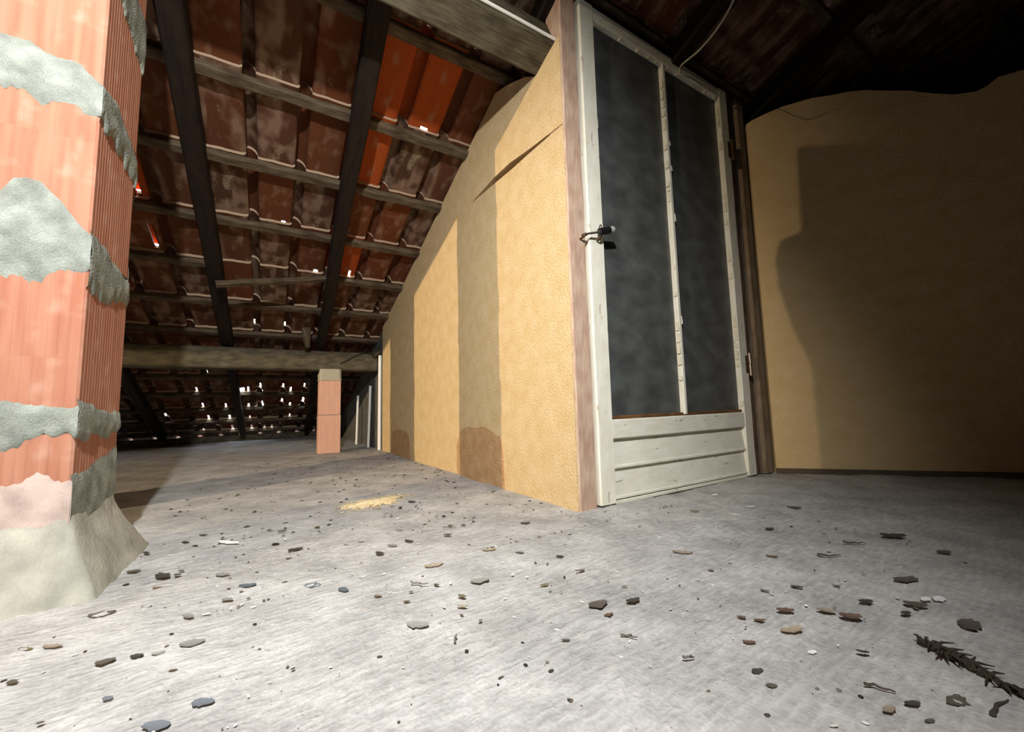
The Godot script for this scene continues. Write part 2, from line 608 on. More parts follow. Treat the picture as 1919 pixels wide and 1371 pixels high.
func tile_mesh(notches: Array, gauge := GAUGE) -> ArrayMesh:
	# notches: [from u, to u, length] broken out of the tail
	var prof := tile_profile()
	var gauge_s := gauge / roof_cos
	var total := GAUGE / roof_cos + 0.11
	var tilt := (TILE_T + 0.004) / gauge_s
	# add the notch sides as columns
	var us := []
	for q in prof:
		us.append(q.x)
	for nt in notches:
		us.append(nt[0])
		us.append(nt[1])
	us.sort()
	var h_at := func(u: float) -> float:
		for i in prof.size() - 1:
			if u <= prof[i + 1].x:
				return lerpf(prof[i].y, prof[i + 1].y, clampf((u - prof[i].x) / maxf(prof[i + 1].x - prof[i].x, 1e-6), 0, 1))
		return prof[-1].y
	var st := begin()
	var edge := begin()
	var Q := func(u: float, s: float, top: float) -> Vector3: return Vector3(u, h_at.call(u) + top + s * tilt, -s) * U
	for i in us.size() - 1:
		var a: float = us[i]
		var b: float = us[i + 1]
		if b - a < 1e-5:
			continue
		var mid := (a + b) / 2.0
		var end := total
		for nt in notches:
			if mid > nt[0] and mid < nt[1]:
				end = gauge_s - nt[2]
		var ua := a / 0.66
		var ub := b / 0.66
		var ve := end / total
		st.set_smooth_group(1)
		quad(st, Q.call(a, 0.0, 0.0), Q.call(b, 0.0, 0.0), Q.call(b, end, 0.0), Q.call(a, end, 0.0), Vector2(ua, 0), Vector2(ub, 0), Vector2(ub, ve), Vector2(ua, ve))
		st.set_smooth_group(2)
		quad(st, Q.call(a, 0.0, TILE_T), Q.call(a, end, TILE_T), Q.call(b, end, TILE_T), Q.call(b, 0.0, TILE_T), Vector2(ua, 0), Vector2(ua, ve), Vector2(ub, ve), Vector2(ub, 0))
		st.set_smooth_group(-1)
		quad(edge, Q.call(a, 0.0, TILE_T), Q.call(b, 0.0, TILE_T), Q.call(b, 0.0, 0.0), Q.call(a, 0.0, 0.0), Vector2(ua, 0), Vector2(ub, 0), Vector2(ub, 0.03), Vector2(ua, 0.03))
		quad(edge, Q.call(a, end, 0.0), Q.call(b, end, 0.0), Q.call(b, end, TILE_T), Q.call(a, end, TILE_T), Vector2(ua, ve), Vector2(ub, ve), Vector2(ub, ve), Vector2(ua, ve))
	for nt in notches:
		for k in 2:
			var u: float = nt[k]
			var s0: float = gauge_s - nt[2]
			if k == 0:
				quad(st, Q.call(u, s0, 0.0), Q.call(u, total, 0.0), Q.call(u, total, TILE_T), Q.call(u, s0, TILE_T))
			else:
				quad(st, Q.call(u, s0, 0.0), Q.call(u, s0, TILE_T), Q.call(u, total, TILE_T), Q.call(u, total, 0.0))
	for k in 2:
		var u: float = us[0] if k == 0 else us[-1]
		if k == 0:
			quad(st, Q.call(u, 0.0, 0.0), Q.call(u, total, 0.0), Q.call(u, total, TILE_T), Q.call(u, 0.0, TILE_T))
		else:
			quad(st, Q.call(u, 0.0, 0.0), Q.call(u, 0.0, TILE_T), Q.call(u, total, TILE_T), Q.call(u, total, 0.0))
	edge.generate_normals()
	return edge.commit(finish(st))


func roof() -> void:
	var ceil := thing("ceiling", "sloping tiled roof seen from below, clay tiles on wooden battens", "roof", Vector3.ZERO, "", "structure")
	var wholes := {}
	# chips and gaps where daylight comes in: "row,column" -> notches (columns count from the roll at x = 0.22)
	var gaps := {}
	var gap := func(row: int, x: float, wide: float, long: float) -> void:
		# a gap just up-slope of the tile heads of «row», so in the tile of the row above it
		var col := int(floor((x - 0.135) / TILE_W))
		var u := x - 0.135 - col * TILE_W
		u = clampf(u, 0.02, 0.5)
		var key := "%d,%d" % [row - 1, col]
		if not gaps.has(key):
			gaps[key] = []
		gaps[key].append([u, u + wide, long])
	# the eaves, rows 9 to 12, seen below the purlin
	for g in [[9, -1.77, 0.038, 0.221], [9, -0.80, 0.128, 0.170], [9, -0.60, 0.038, 0.255], [9, -0.33, 0.035, 0.204], [9, 0.24, 0.038, 0.153], [9, 0.43, 0.038, 0.221], [9, 0.8, 0.035, 0.170],
			[10, -1.74, 0.038, 0.238], [10, -1.19, 0.038, 0.204], [10, -0.64, 0.045, 0.153], [10, -0.28, 0.038, 0.170], [10, 0.24, 0.038, 0.170], [10, 0.46, 0.038, 0.170], [10, 0.83, 0.045, 0.289], [10, 1.04, 0.035, 0.170],
			[11, -2.76, 0.045, 0.204], [11, -1.70, 0.053, 0.255], [11, -1.16, 0.053, 0.272], [11, -0.63, 0.035, 0.119], [11, 0.49, 0.038, 0.170],
			[12, -1.9, 0.038, 0.119], [12, -1.15, 0.060, 0.340], [12, -0.6, 0.053, 0.289], [12, -0.23, 0.038, 0.204], [12, -0.02, 0.038, 0.238],
			[13, -0.23, 0.038, 0.120], [13, -0.03, 0.038, 0.120], [13, 0.33, 0.038, 0.120],
			# above the purlin
			[6, -0.40, 0.035, 0.140], [6, 0.17, 0.035, 0.140], [6, 0.74, 0.030, 0.080], [6, 1.33, 0.035, 0.120],
			[4, 1.27, 0.040, 0.160], [4, 0.6, 0.080, 0.030], [5, -2.06, 0.050, 0.340], [4, -1.62, 0.075, 0.620], [3, -1.63, 0.055, 0.420], [1, 1.66, 0.100, 0.020], [3, 0.06, 0.060, 0.020]]:
		gap.call(g[0], g[1], g[2], g[3])
	var count := 0
	for k in range(-3, 13):
		var z := head_z(k)
		var x0 := minf(-0.44 * absf(z) - 0.9, -1.9) if k < 9 else -0.36 * absf(z) - 0.5
		var x1 := 2.7 if k >= 1 else 9.4
		var c0 := int(floor((x0 - 0.135) / TILE_W))
		var c1 := int(ceil((x1 - 0.135) / TILE_W))
		for c in range(c0, c1):
			var key := "%d,%d" % [k, c]
			if not wholes.has(k):
				wholes[k] = tile_mesh([], head_z(k) - head_z(k + 1))
			var mesh: ArrayMesh = tile_mesh(gaps[key], head_z(k) - head_z(k + 1)) if gaps.has(key) else wholes[k]
			var v := rng.randi_range(0, 5)
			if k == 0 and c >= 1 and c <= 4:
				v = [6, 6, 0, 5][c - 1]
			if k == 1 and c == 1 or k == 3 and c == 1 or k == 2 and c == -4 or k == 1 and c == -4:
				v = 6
			var o := put("roof_tile", mesh, null, ceil)
			o.set_surface_override_material(0, M.tile[v])
			o.set_surface_override_material(1, M.tile_edge)
			var tw := rng.randf_range(-0.006, 0.006)
			o.transform = Transform3D(Basis(Vector3.RIGHT, roof_n, -roof_s).rotated(roof_n, tw), R(0.135 + c * TILE_W + rng.randf_range(-0.008, 0.008), z, 0.0) + roof_s * U * rng.randf_range(-0.015, 0.015))
			count += 1
	# tiles placed over the largest gaps, to show an orange glow from daylight outside
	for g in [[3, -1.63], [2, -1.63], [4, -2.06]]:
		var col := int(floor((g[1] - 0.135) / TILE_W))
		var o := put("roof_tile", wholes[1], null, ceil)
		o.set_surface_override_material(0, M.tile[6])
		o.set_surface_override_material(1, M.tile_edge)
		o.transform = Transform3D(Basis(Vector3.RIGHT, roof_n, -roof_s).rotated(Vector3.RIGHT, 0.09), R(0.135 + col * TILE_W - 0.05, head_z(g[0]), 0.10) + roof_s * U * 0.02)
	# battens under the tile heads; the one in the bay left of the second rafter has come off its nails
	for k in range(-3, 13):
		var z := head_z(k)
		var at := 0.085
		var x0 := minf(-0.44 * absf(z) - 1.0, -2.0)
		var x1 := 2.46 if k >= 1 else 9.5
		var runs := [[x0, x1]]
		if k == 4:
			runs = [[x0, -0.95], [0.86, x1]]
		for r in runs:
			var st := begin()
			var a: Vector3 = R(r[0], z, -0.047) + roof_s * U * at
			var b: Vector3 = R(r[1], z, -0.047 + rng.randf_range(-0.01, 0.01)) + roof_s * U * (at + rng.randf_range(-0.02, 0.02))
			sweep_box(st, a, b, 0.13 * U, 0.09 * U, roof_n, 0.13 * U, 0.09 * U, 0.012 * U, 0.008 * U, 16)
			var bt := part("batten", st, M.batten, ceil)
	# plain roofing over what the picture does not show
	var n_up := roof_n * U * 0.25
	for poly in [PackedVector2Array([Vector2(-27, 5.4), Vector2(-27, -18.2), Vector2(-8.4, -18.2), Vector2(-2.6, -5.0), Vector2(-1.7, -2.4), Vector2(-1.5, -1.0), Vector2(9.0, -1.0), Vector2(9.0, -4.6), Vector2(2.8, -4.6), Vector2(2.8, -18.2), Vector2(15, -18.2), Vector2(15, 5.4)])]:
		var p2 := PackedVector2Array()
		for q in poly:
			p2.append(Vector2(q.x, q.y))
		var st := begin()
		slab(st, p2, R(0, 0, 0.19), Vector3(U, 0, 0), Vector3(0, ROOF_RISE * U, U), n_up)
		part("roof_deck", st, M.tile[4], ceil)
	# wall plate and closing board at the eaves
	var st2 := begin()
	sweep_box(st2, P(-20, 0.09, -16.75), P(2.4, 0.09, -16.75), 0.3 * U, 0.2 * U, Vector3.UP, 0.3 * U, 0.2 * U, 0.02 * U, 0.02 * U, 12)
	tag(part("wall_plate", st2, M.purlin, self), "low timber plate along the eaves where the roof meets the floor", "beam")


# ------------------------------------------------------------------ rafters and purlins
func beam(called: String, label: String, category: String, a: Vector3, b: Vector3, w: float, d: float, up: Vector3, w2: float, d2: float, mat: Material, segs := 12, wob := 0.006, bevel := 0.018) -> MeshInstance3D:
	var st := begin()
	sweep_box(st, Vector3.ZERO, b - a, w * U, d * U, up, w2 * U, d2 * U, bevel * U, wob * U, segs)
	var o := part(called, st, mat, self, a)
	tag(o, label, category)
	return o


func timbers() -> void:
	var top := -0.095
	# [x at z = -4, width there, x at z = -10, width there, lowest z, label]
	for r in [[-0.955, 0.23, -0.885, 0.19, -16.2, "dark rafter coming down just right of the tall brick pier"],
			[0.775, 0.24, 0.915, 0.15, -16.2, "dark tapered rafter in the middle bay, left of the ochre partition"],
			[2.44, 0.15, 2.60, 0.15, -3.6, "dark rafter end above the purlin beside the door post"],
			[4.33, 0.20, 4.35, 0.20, -3.05, "dark rafter above the door head with the pale cable beside it"],
			[6.25, 0.2, 6.25, 0.2, -3.1, "dim rafter above the ochre wall at right"],
			[-2.85, 0.22, -2.85, 0.2, -16.2, "rafter in the shadows of the left bay beyond the brick pier"]]:
		var x_at := func(z: float) -> float: return lerpf(r[0], r[2], (z + 4.0) / -6.0)
		var w_at := func(z: float) -> float: return clampf(lerpf(r[1], r[3], (z + 4.0) / -6.0), 0.12, 0.26)
		var z0 := 4.0
		if r[0] > -3.0 and r[4] < -10.0:
			z0 = 1.0
		var dep := 0.245
		beam("rafter", r[5], "rafter", R(x_at.call(clampf(z0, -16, -2)), z0, top - dep / 2), R(x_at.call(r[4]), r[4], top - dep / 2), w_at.call(z0), dep, roof_n, w_at.call(r[4]), dep, M.rafter, 14, 0.012)
	# rafters further left, which the picture does not show; they shade the tiles
	for x in [-4.05, -6.5, -8.5, -12.5, -16.5]:
		var hs := begin()
		sweep_box(hs, R(x, 4.0, top - 0.12), R(x, -16.2, top - 0.12), 0.2 * U, 0.245 * U, roof_n, 0.2 * U, 0.245 * U, 0.018 * U, 0.01 * U, 10)
		part("rafter", hs, M.rafter, get_node("ceiling"))
	# the upper purlin, set square to the slope, from far left to the door post
	var zc := -3.47
	beam("purlin", "upper purlin, heavy grey beam running across the top into the door post", "beam", R(-25.9, zc, -0.56), R(2.46, zc, -0.56), 0.365, 0.375, roof_n, 0.365, 0.375, M.purlin, 40, 0.006, 0.02)
	# the lower purlin on the small pier
	beam("purlin", "lower purlin, weathered horizontal beam resting on the small brick pier", "beam", P(-25.9, 2.13, -10.42), P(2.2, 2.13, -10.42), 0.56, 0.44, Vector3.UP, 0.56, 0.44, M.purlin, 40, 0.012, 0.03)
	# fallen batten: a lath hanging askew between the two rafters
	var z4 := HEAD0 - GAUGE * 4
	var st := begin()
	var a := R(-0.86, z4, -0.50)
	var b := R(0.86, z4, -0.095)
	sweep_box(st, Vector3.ZERO, b - a, 0.10 * U, 0.09 * U, roof_n, 0.10 * U, 0.085 * U, 0.01 * U, 0.006 * U, 10)
	tag(part("loose_batten", st, M.batten, self, a), "pale roof batten hanging askew between the two dark rafters", "batten")
	# cleat at the foot of the second rafter
	st = begin()
	sweep_box(st, Vector3.ZERO, Vector3(0.012, -0.15, 0.02), 0.2 * U, 0.16 * U, Vector3.BACK, 0.10 * U, 0.1 * U, 0.03 * U, 0.01 * U, 4)
	tag(part("wood_block", st, M.batten, self, P(0.60, 2.80, -9.85)), "small rough wooden block at the foot of the middle rafter", "block")


# ------------------------------------------------------------------ the ochre partition
func partition() -> void:
	var slope := 0.028
	var o := P(2.44, 0, -2.95)
	var back_dir := Vector3(slope * -1.0, 0, -1.0)   # towards the eaves, drifting slightly left
	var X := -2.95
	var poly := PackedVector2Array()
	# (distance from the post, height)
	poly.append(Vector2(0.0, -0.06))
	poly.append(Vector2(6.83, -0.06))
	for d in [6.83, 6.4, 5.5, 4.5, 3.5, 2.5, 1.6]:
		poly.append(Vector2(d, roof_y(X - d) - 0.03))
	poly.append(Vector2(1.30, roof_y(X - 1.30) - 0.03))
	poly.append(Vector2(1.02, 4.98))
	poly.append(Vector2(0.62, 4.79))
	poly.append(Vector2(0.44, 4.66))
	poly.append(Vector2(0.0, 4.79))
	# the crack: a long splinter-shaped gash running back from the post
	var crack := [[0.0, 3.815], [0.25, 3.845], [0.6, 3.885], [1.0, 3.935], [1.4, 3.95], [1.75, 3.925], [2.05, 3.895], [1.75, 3.885], [1.4, 3.865], [1.0, 3.845], [0.6, 3.83], [0.25, 3.82], [0.0, 3.80]]
	for c in crack:
		poly.append(Vector2(c[0], c[1] + (rng.randf_range(-0.006, 0.006) if c[0] > 0.0 else 0.0)))
	var st := begin()
	slab(st, poly, o, back_dir * U, Vector3(0, U, 0), P(0.22, 0, 0))
	var w := part("wall_partition", st, M.ochre, self)
	tag(w, "tall ochre rendered partition wall sloping with the roof, left of the door", "wall", "", "structure")
	# near-black backing that stands in for the shade deep in the crack
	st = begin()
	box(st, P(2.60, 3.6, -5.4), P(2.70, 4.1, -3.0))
	part("dark_backing", st, M.dark, w)
	# the bare grey stretch behind the purlin
	st = begin()
	var far := PackedVector2Array([Vector2(6.80, -0.06), Vector2(14.6, -0.06)])
	for d in [14.6, 13.0, 11.0, 9.0, 7.8, 6.80]:
		far.append(Vector2(d, maxf(roof_y(X - d) - 0.03, 0.0)))
	slab(st, far, o + P(0.03, 0, 0), back_dir * U, Vector3(0, U, 0), P(0.2, 0, 0))
	tag(part("wall_partition_bare", st, M.bare, self), "bare grey stretch of the partition wall beyond the lower purlin", "wall", "", "structure")
	# rough render along the edge of the post: small lumps
	# damp brown stains at the foot of the wall, thin crusts of darker render
	for s in [[1.28, 2.62, 0.72, 0], [4.75, 6.05, 0.55, 1]]:
		var out := PackedVector2Array([Vector2(s[0], -0.02), Vector2(s[1], -0.02)])
		for k in 13:
			var t := k / 12.0
			var hgt: float = s[2] * (0.62 + 0.38 * sin(PI * (0.12 + 0.76 * t))) + rng.randf_range(-0.02, 0.02)
			var pull := 0.08 * sin(PI * t * 2.0) + rng.randf_range(-0.03, 0.03)
			out.append(Vector2(lerpf(s[1], s[0], t) + pull, hgt * (0.75 if k == 0 or k == 12 else 1.0)))
		st = begin()
		slab(st, out, o + P(-0.005, 0, 0), back_dir * U, Vector3(0, U, 0), P(0.006, 0, 0))
		part("damp_stain", st, M.stain, w)


# ------------------------------------------------------------------ door, posts, casing
func doorway() -> void:
	var zf := -2.915
	# left post
	var st := begin()
	sweep_box(st, P(2.568, 0.0, -3.06), P(2.556, 5.5, -3.06), 0.22 * U, 0.25 * U, Vector3.BACK, 0.22 * U, 0.25 * U, 0.015 * U, 0.004 * U, 16)
	tag(part("trim_1", st, M.post, self), "pinkish bare timber door post between the ochre partition and the door", "door post", "", "structure")
	# right jamb, the casing strip and the head
	st = begin()
	sweep_box(st, P(5.53, 0.0, -3.08), P(5.53, 5.5, -3.08), 0.19 * U, 0.2 * U, Vector3.BACK, 0.19 * U, 0.2 * U, 0.012 * U, 0.003 * U, 12)
	tag(part("trim_2", st, M.jamb, self), "brown right door jamb carrying the two hinges", "door jamb", "", "structure")
	st = begin()
	sweep_box(st, P(5.755, 0.0, -3.03), P(5.775, 5.36, -3.03), 0.20 * U, 0.2 * U, Vector3.BACK, 0.2 * U, 0.2 * U, 0.03 * U, 0.003 * U, 12)
	tag(part("trim_3", st, M.strip, self), "pale outer casing strip between the right jamb and the dim ochre wall", "casing", "", "structure")
	st = begin()
	sweep_box(st, P(2.6, 5.435, -3.08), P(5.66, 5.435, -3.08), 0.2 * U, 0.13 * U, Vector3.UP, 0.2 * U, 0.13 * U, 0.012 * U, 0.004 * U, 10)
	tag(part("trim_4", st, M.rafter, self), "dark head rail above the white door", "door head", "", "structure")
	# wall pieces that close the room behind the door against the roof space
	st = begin()
	box(st, P(5.66, 0.0, -3.3), P(6.1, 5.6, -3.1))
	tag(part("wall_closet_side", st, M.bare, self), "grey wall stub behind the right casing", "wall", "", "structure")
	st = begin()
	box(st, P(2.75, 0.0, -6.3), P(9.0, 4.2, -6.1))
	tag(part("wall_closet_back", st, M.bare, self), "back wall of the small room behind the glass door", "wall", "", "structure")
	st = begin()
	box(st, P(6.0, 0.0, -6.2), P(6.2, 4.6, -3.2))
	tag(part("wall_closet_right", st, M.bare, self), "right wall of the small room behind the glass door", "wall", "", "structure")

	var d := thing("door_1", "white painted plank door with two tall dusty panes", "door", P(2.70, 0, zf), "", "structure")
	var L := 0.0
	var W := 2.715      # leaf width
	var H := 5.335
	var T := 0.13
	var B := func(called: String, x0: float, y0: float, x1: float, y1: float, z0: float, z1: float, mat: Material, bev := 0.012) -> MeshInstance3D:
		var s := begin()
		var vert := (y1 - y0) > (x1 - x0)
		if vert:
			sweep_box(s, P((x0 + x1) / 2, y0, (z0 + z1) / 2), P((x0 + x1) / 2, y1, (z0 + z1) / 2), (x1 - x0) * U, (z1 - z0) * U, Vector3.BACK, (x1 - x0) * U, (z1 - z0) * U, bev * U, 0.002 * U, 14)
		else:
			sweep_box(s, P(x0, (y0 + y1) / 2, (z0 + z1) / 2), P(x1, (y0 + y1) / 2, (z0 + z1) / 2), (z1 - z0) * U, (y1 - y0) * U, Vector3.UP, (z1 - z0) * U, (y1 - y0) * U, bev * U, 0.002 * U, 12)
		return part(called, s, mat, d)
	B.call("stile", 0.0, 0.02, 0.205, H, -T, 0.0, M.white)
	B.call("stile", W - 0.185, 0.02, W, H, -T, 0.0, M.white)
	B.call("top_rail", 0.206, H - 0.155, W - 0.186, H, -T, -0.003, M.white)
	B.call("lock_rail", 0.206, 0.63, W - 0.186, 0.825, -T + 0.02, -0.004, M.white)
	B.call("sill_bead", 0.206, 0.827, W - 0.186, 0.86, -T + 0.03, -0.03, M.bead, 0.006)
	# two boards lapped like shingles, each standing proud at its lower edge
	for q in [[0.345, 0.597], [0.05, 0.322]]:
		var s := begin()
		var prof := [Vector2(-0.075, q[1] + 0.04), Vector2(-0.050, q[1] + 0.0), Vector2(-0.026, q[0] + 0.03), Vector2(-0.016, q[0] + 0.022), Vector2(-0.016, q[0]), Vector2(-0.06, q[0]), Vector2(-0.09, q[0])]
		var x0 := 0.206
		var x1 := W - 0.186
		for k in prof.size():
			var a: Vector2 = prof[k]
			var b: Vector2 = prof[(k + 1) % prof.size()]
			quad(s, P(x0, a.y, a.x), P(x1, a.y, a.x), P(x1, b.y, b.x), P(x0, b.y, b.x), Vector2(a.y * U * 1.0, 0), Vector2(a.y * U, (x1 - x0) * U), Vector2(b.y * U, (x1 - x0) * U), Vector2(b.y * U, 0))
		part("board", s, M.white, d)
	B.call("bottom_strip", 0.206, 0.0, W - 0.186, 0.036, -T + 0.02, -0.02, M.white, 0.006)
	# glazing bar with crumbling putty
	B.call("glazing_bar", 1.345, 0.84, 1.405, H - 0.155, -T + 0.03, -0.012, M.white, 0.014)
	for e in [[1.338, 0.3], [1.41, 0.15], [0.21, 0.06], [W - 0.19, 0.25], [-1.0, 0.3]]:
		var s := begin()
		var ring := PackedVector2Array()
		var y := 0.9
		var made := 0
		while y < H - 0.3:
			var len := rng.randf_range(0.04, 0.16)
			if rng.randf() < e[1] * 1.6:
				var x: float = e[0] + rng.randf_range(-0.004, 0.004)
				var yy := y
				if e[0] < 0.0:
					# along the top rail
					x = 0.25 + (y - 0.9) / (H - 1.2) * (W - 0.5)
					sweep_box(s, P(x, H - 0.168, -0.03), P(x + len * 0.8, H - 0.166, -0.03), 0.04 * U, 0.026 * U, Vector3.UP, 0.03 * U, 0.018 * U, 0.006 * U, 0.003 * U, 3)
				else:
					sweep_box(s, P(x, yy, -0.03), P(x, yy + len, -0.03), rng.randf_range(0.014, 0.028) * U, 0.04 * U, Vector3.BACK, 0.014 * U, 0.03 * U, 0.005 * U, 0.003 * U, 3)
				made += 1
			y += len + rng.randf_range(0.0, 0.05)
		if made > 0:
			var pu := part("putty", s, M.putty, d)
			pu.set_meta("kind", "stuff")
	# panes
	for q in [[0.2, 1.35], [1.4, W - 0.18]]:
		var s := begin()
		var zz := -0.068
		quad(s, P(q[0], 0.83, zz), P(q[0], H - 0.15, zz), P(q[1], H - 0.15, zz), P(q[1], 0.83, zz), Vector2(q[0], 0), Vector2(q[0], 4.3), Vector2(q[1], 4.3), Vector2(q[1], 0))
		quad(s, P(q[0], 0.83, zz - 0.012), P(q[1], 0.83, zz - 0.012), P(q[1], H - 0.15, zz - 0.012), P(q[0], H - 0.15, zz - 0.012), Vector2(q[0], 0), Vector2(q[1], 0), Vector2(q[1], 4.3), Vector2(q[0], 4.3))
		part("pane", s, M.pane, d)
	# hinges on the right: knuckles with a leaf, finials and screws
	for y in [4.46, 1.45]:
		var hg := Node3D.new()
		hg.name = "hinge"
		hg.position = P(W + 0.012, y, 0.02)
		hg.set_meta("label", "rusty upper hinge" if y > 3.0 else "bright worn lower hinge")
		d.add_child(hg, true)
		var m: Material = M.rust if y > 3.0 else M.steel
		for k in 2:
			var s := begin()
			var a := -0.135 + k * 0.138
			tube(s, [P(0, a, 0), P(0, a + 0.132, 0)], 0.024 * U, 12)
			part("knuckle", s, m, hg)
		var s2 := begin()
		lathe(s2, P(0, 0.135, 0), PackedVector2Array([Vector2(0.018 * U, -0.004 * U), Vector2(0.026 * U, 0.006 * U), Vector2(0.015 * U, 0.022 * U), Vector2(0, 0.026 * U)]), 12)
		lathe(s2, P(0, -0.135, 0), PackedVector2Array([Vector2(0, -0.026 * U), Vector2(0.015 * U, -0.022 * U), Vector2(0.026 * U, -0.006 * U), Vector2(0.018 * U, 0.004 * U)]), 12)
		part("finial", s2, m, hg)
		s2 = begin()
		box(s2, P(-0.075, -0.115, -0.03), P(-0.006, 0.115, -0.014), 0.004 * U)
		part("leaf", s2, M.rust, hg)
	# hook-and-eye bolt across the gap to the left post
	var lt := Node3D.new()
	lt.name = "latch"
	lt.position = P(0.0, 2.70, 0.0)
	lt.set_meta("label", "black sleeved hook latch across the gap to the door post")
	d.add_child(lt, true)
	var s3 := begin()
	tube(s3, [P(-0.105, -0.075, -0.03), P(-0.105, -0.07, 0.03), P(-0.09, -0.05, 0.055), P(-0.075, -0.03, 0.03), P(-0.075, -0.03, -0.03)], 0.011 * U, 8)
	part("eye", s3, M.rust, lt)
	s3 = begin()
	tube(s3, [P(-0.105, -0.06, 0.04), P(-0.06, -0.035, 0.05), P(0.0, -0.02, 0.06), P(0.075, 0.0, 0.075)], 0.012 * U, 8)
	part("hook", s3, M.steel, lt)
	s3 = begin()
	tube(s3, [P(0.07, 0.0, 0.075), P(0.19, 0.035, 0.095)], 0.037 * U, 14)
	part("sleeve", s3, flat(Color(0.05, 0.045, 0.04), 0.5), lt)
	s3 = begin()
	tube(s3, [P(0.188, 0.034, 0.094), P(0.235, 0.048, 0.102)], 0.034 * U, 14)
	part("end_cap", s3, flat(Color(0.62, 0.62, 0.58), 0.5), lt)
	s3 = begin()
	var loop := []
	for k in 9:
		var a := PI * k / 8.0
		loop.append(P(0.085 - 0.018 * cos(a), 0.02 + 0.055 * sin(a), 0.08))
	tube(s3, loop, 0.006 * U, 6)
	part("loop", s3, M.rust, lt)
	s3 = begin()
	tube(s3, [P(0.10, -0.03, 0.08), P(0.10, -0.06, 0.04), P(0.10, -0.065, -0.01)], 0.010 * U, 8)
	part("staple", s3, M.rust, lt)


# ------------------------------------------------------------------ brick piers
func fluted_brick(x0: float, x1: float, z0: float, z1: float, y0: float, y1: float, grooves: int) -> ArrayMesh:
	# a hollow clay block on end: fine upright ribs on its faces, rounded arrises
	var ring := PackedVector2Array()
	var dep := 0.0022
	var corners := [Vector2(x0, z1), Vector2(x1, z1), Vector2(x1, z0), Vector2(x0, z0)]
	for c in 4:
		var a: Vector2 = corners[c]
		var b: Vector2 = corners[(c + 1) % 4]
		var dir := (b - a).normalized()
		var nor := Vector2(dir.y, -dir.x) * -1.0
		var inside := ((Vector2(x0 + x1, z0 + z1) / 2.0) - a).normalized()
		if nor.dot(inside) < 0.0:
			nor = -nor
		var len := a.distance_to(b)
		ring.append(a + dir * 0.012 )
		var n := int(grooves * len / (x1 - x0))
		for k in n:
			var s := 0.03 + (len - 0.06) * (k + 0.5) / n
			var hw := (len - 0.06) / n * 0.22
			ring.append(a + dir * (s - hw))
			ring.append(a + dir * (s - hw * 0.4) + nor * dep)
			ring.append(a + dir * (s + hw * 0.4) + nor * dep)
			ring.append(a + dir * (s + hw))
		ring.append(b - dir * 0.012)
	var st := begin()
	var per := 0.0
	for k in ring.size():
		var a := ring[k]
		var b := ring[(k + 1) % ring.size()]
		var p2 := per + a.distance_to(b) * U
		quad(st, P(a.x, y0, a.y), P(a.x, y1, a.y), P(b.x, y1, b.y), P(b.x, y0, b.y), Vector2(per, y0 * U), Vector2(per, y1 * U), Vector2(p2, y1 * U), Vector2(p2, y0 * U))
		per = p2
	var idx := Geometry2D.triangulate_polygon(ring)
	for i in range(0, idx.size(), 3):
		var a := ring[idx[i]]
		var b := ring[idx[i + 1]]
		var c := ring[idx[i + 2]]
		tri(st, P(a.x, y1, a.y), P(b.x, y1, b.y), P(c.x, y1, c.y))
		tri(st, P(a.x, y0, a.y), P(c.x, y0, c.y), P(b.x, y0, b.y))
	return finish(st)


func smear(st: SurfaceTool, o: Vector3, ux: Vector3, nor: Vector3, length: float, tops: Array, bots: Array, thick: float, drip := 0.03) -> void:
	# mortar squeezed out over a face: uneven upper and lower edges, a low cushion between
	var n := int(length / 0.012)
	var nz := FastNoiseLite.new()
	nz.seed = rng.randi_range(1, 9999)
	nz.frequency = 3.2
	nz.fractal_octaves = 4
	var at := func(list: Array, t: float) -> float:
		var s := t * (list.size() - 1)
		var i := mini(int(s), list.size() - 2)
		return lerpf(list[i], list[i + 1], s - i)
	var rows := []
	for i in n + 1:
		var t := float(i) / n
		var x := t * length
		var hi: float = at.call(tops, t) + nz.get_noise_2d(x * 1.3, 0.0) * drip * 1.4
		var lo: float = at.call(bots, t) + nz.get_noise_2d(x * 2.2, 7.0) * drip * 2.2
		if hi < lo + 0.04:
			hi = lo + 0.04
		var row := []
		for q in [[0.0, -0.004], [0.06, 0.7], [0.25, 1.0], [0.45, 1.0], [0.65, 1.0], [0.88, 0.9], [1.0, -0.004]]:
			var th: float = thick * (q[1] + (nz.get_noise_2d(x * 0.5, q[0] * 0.6 + 3.0) * 0.8 if q[1] > 0.5 else 0.0))
			if (i == 0 or i == n) and q[1] > 0.5:
				th *= 0.8
			row.append(o + (ux * x + Vector3(0, lerpf(lo, hi, q[0]), 0) + nor * th) * U)
		rows.append(row)
	st.set_smooth_group(1)
	var flip := ux.cross(Vector3.UP).dot(nor) > 0.0
	for i in n:
		for k in 6:
			if flip:
				quad(st, rows[i][k], rows[i][k + 1], rows[i + 1][k + 1], rows[i + 1][k])
			else:
				quad(st, rows[i][k], rows[i + 1][k], rows[i + 1][k + 1], rows[i][k + 1])
	st.set_smooth_group(-1)


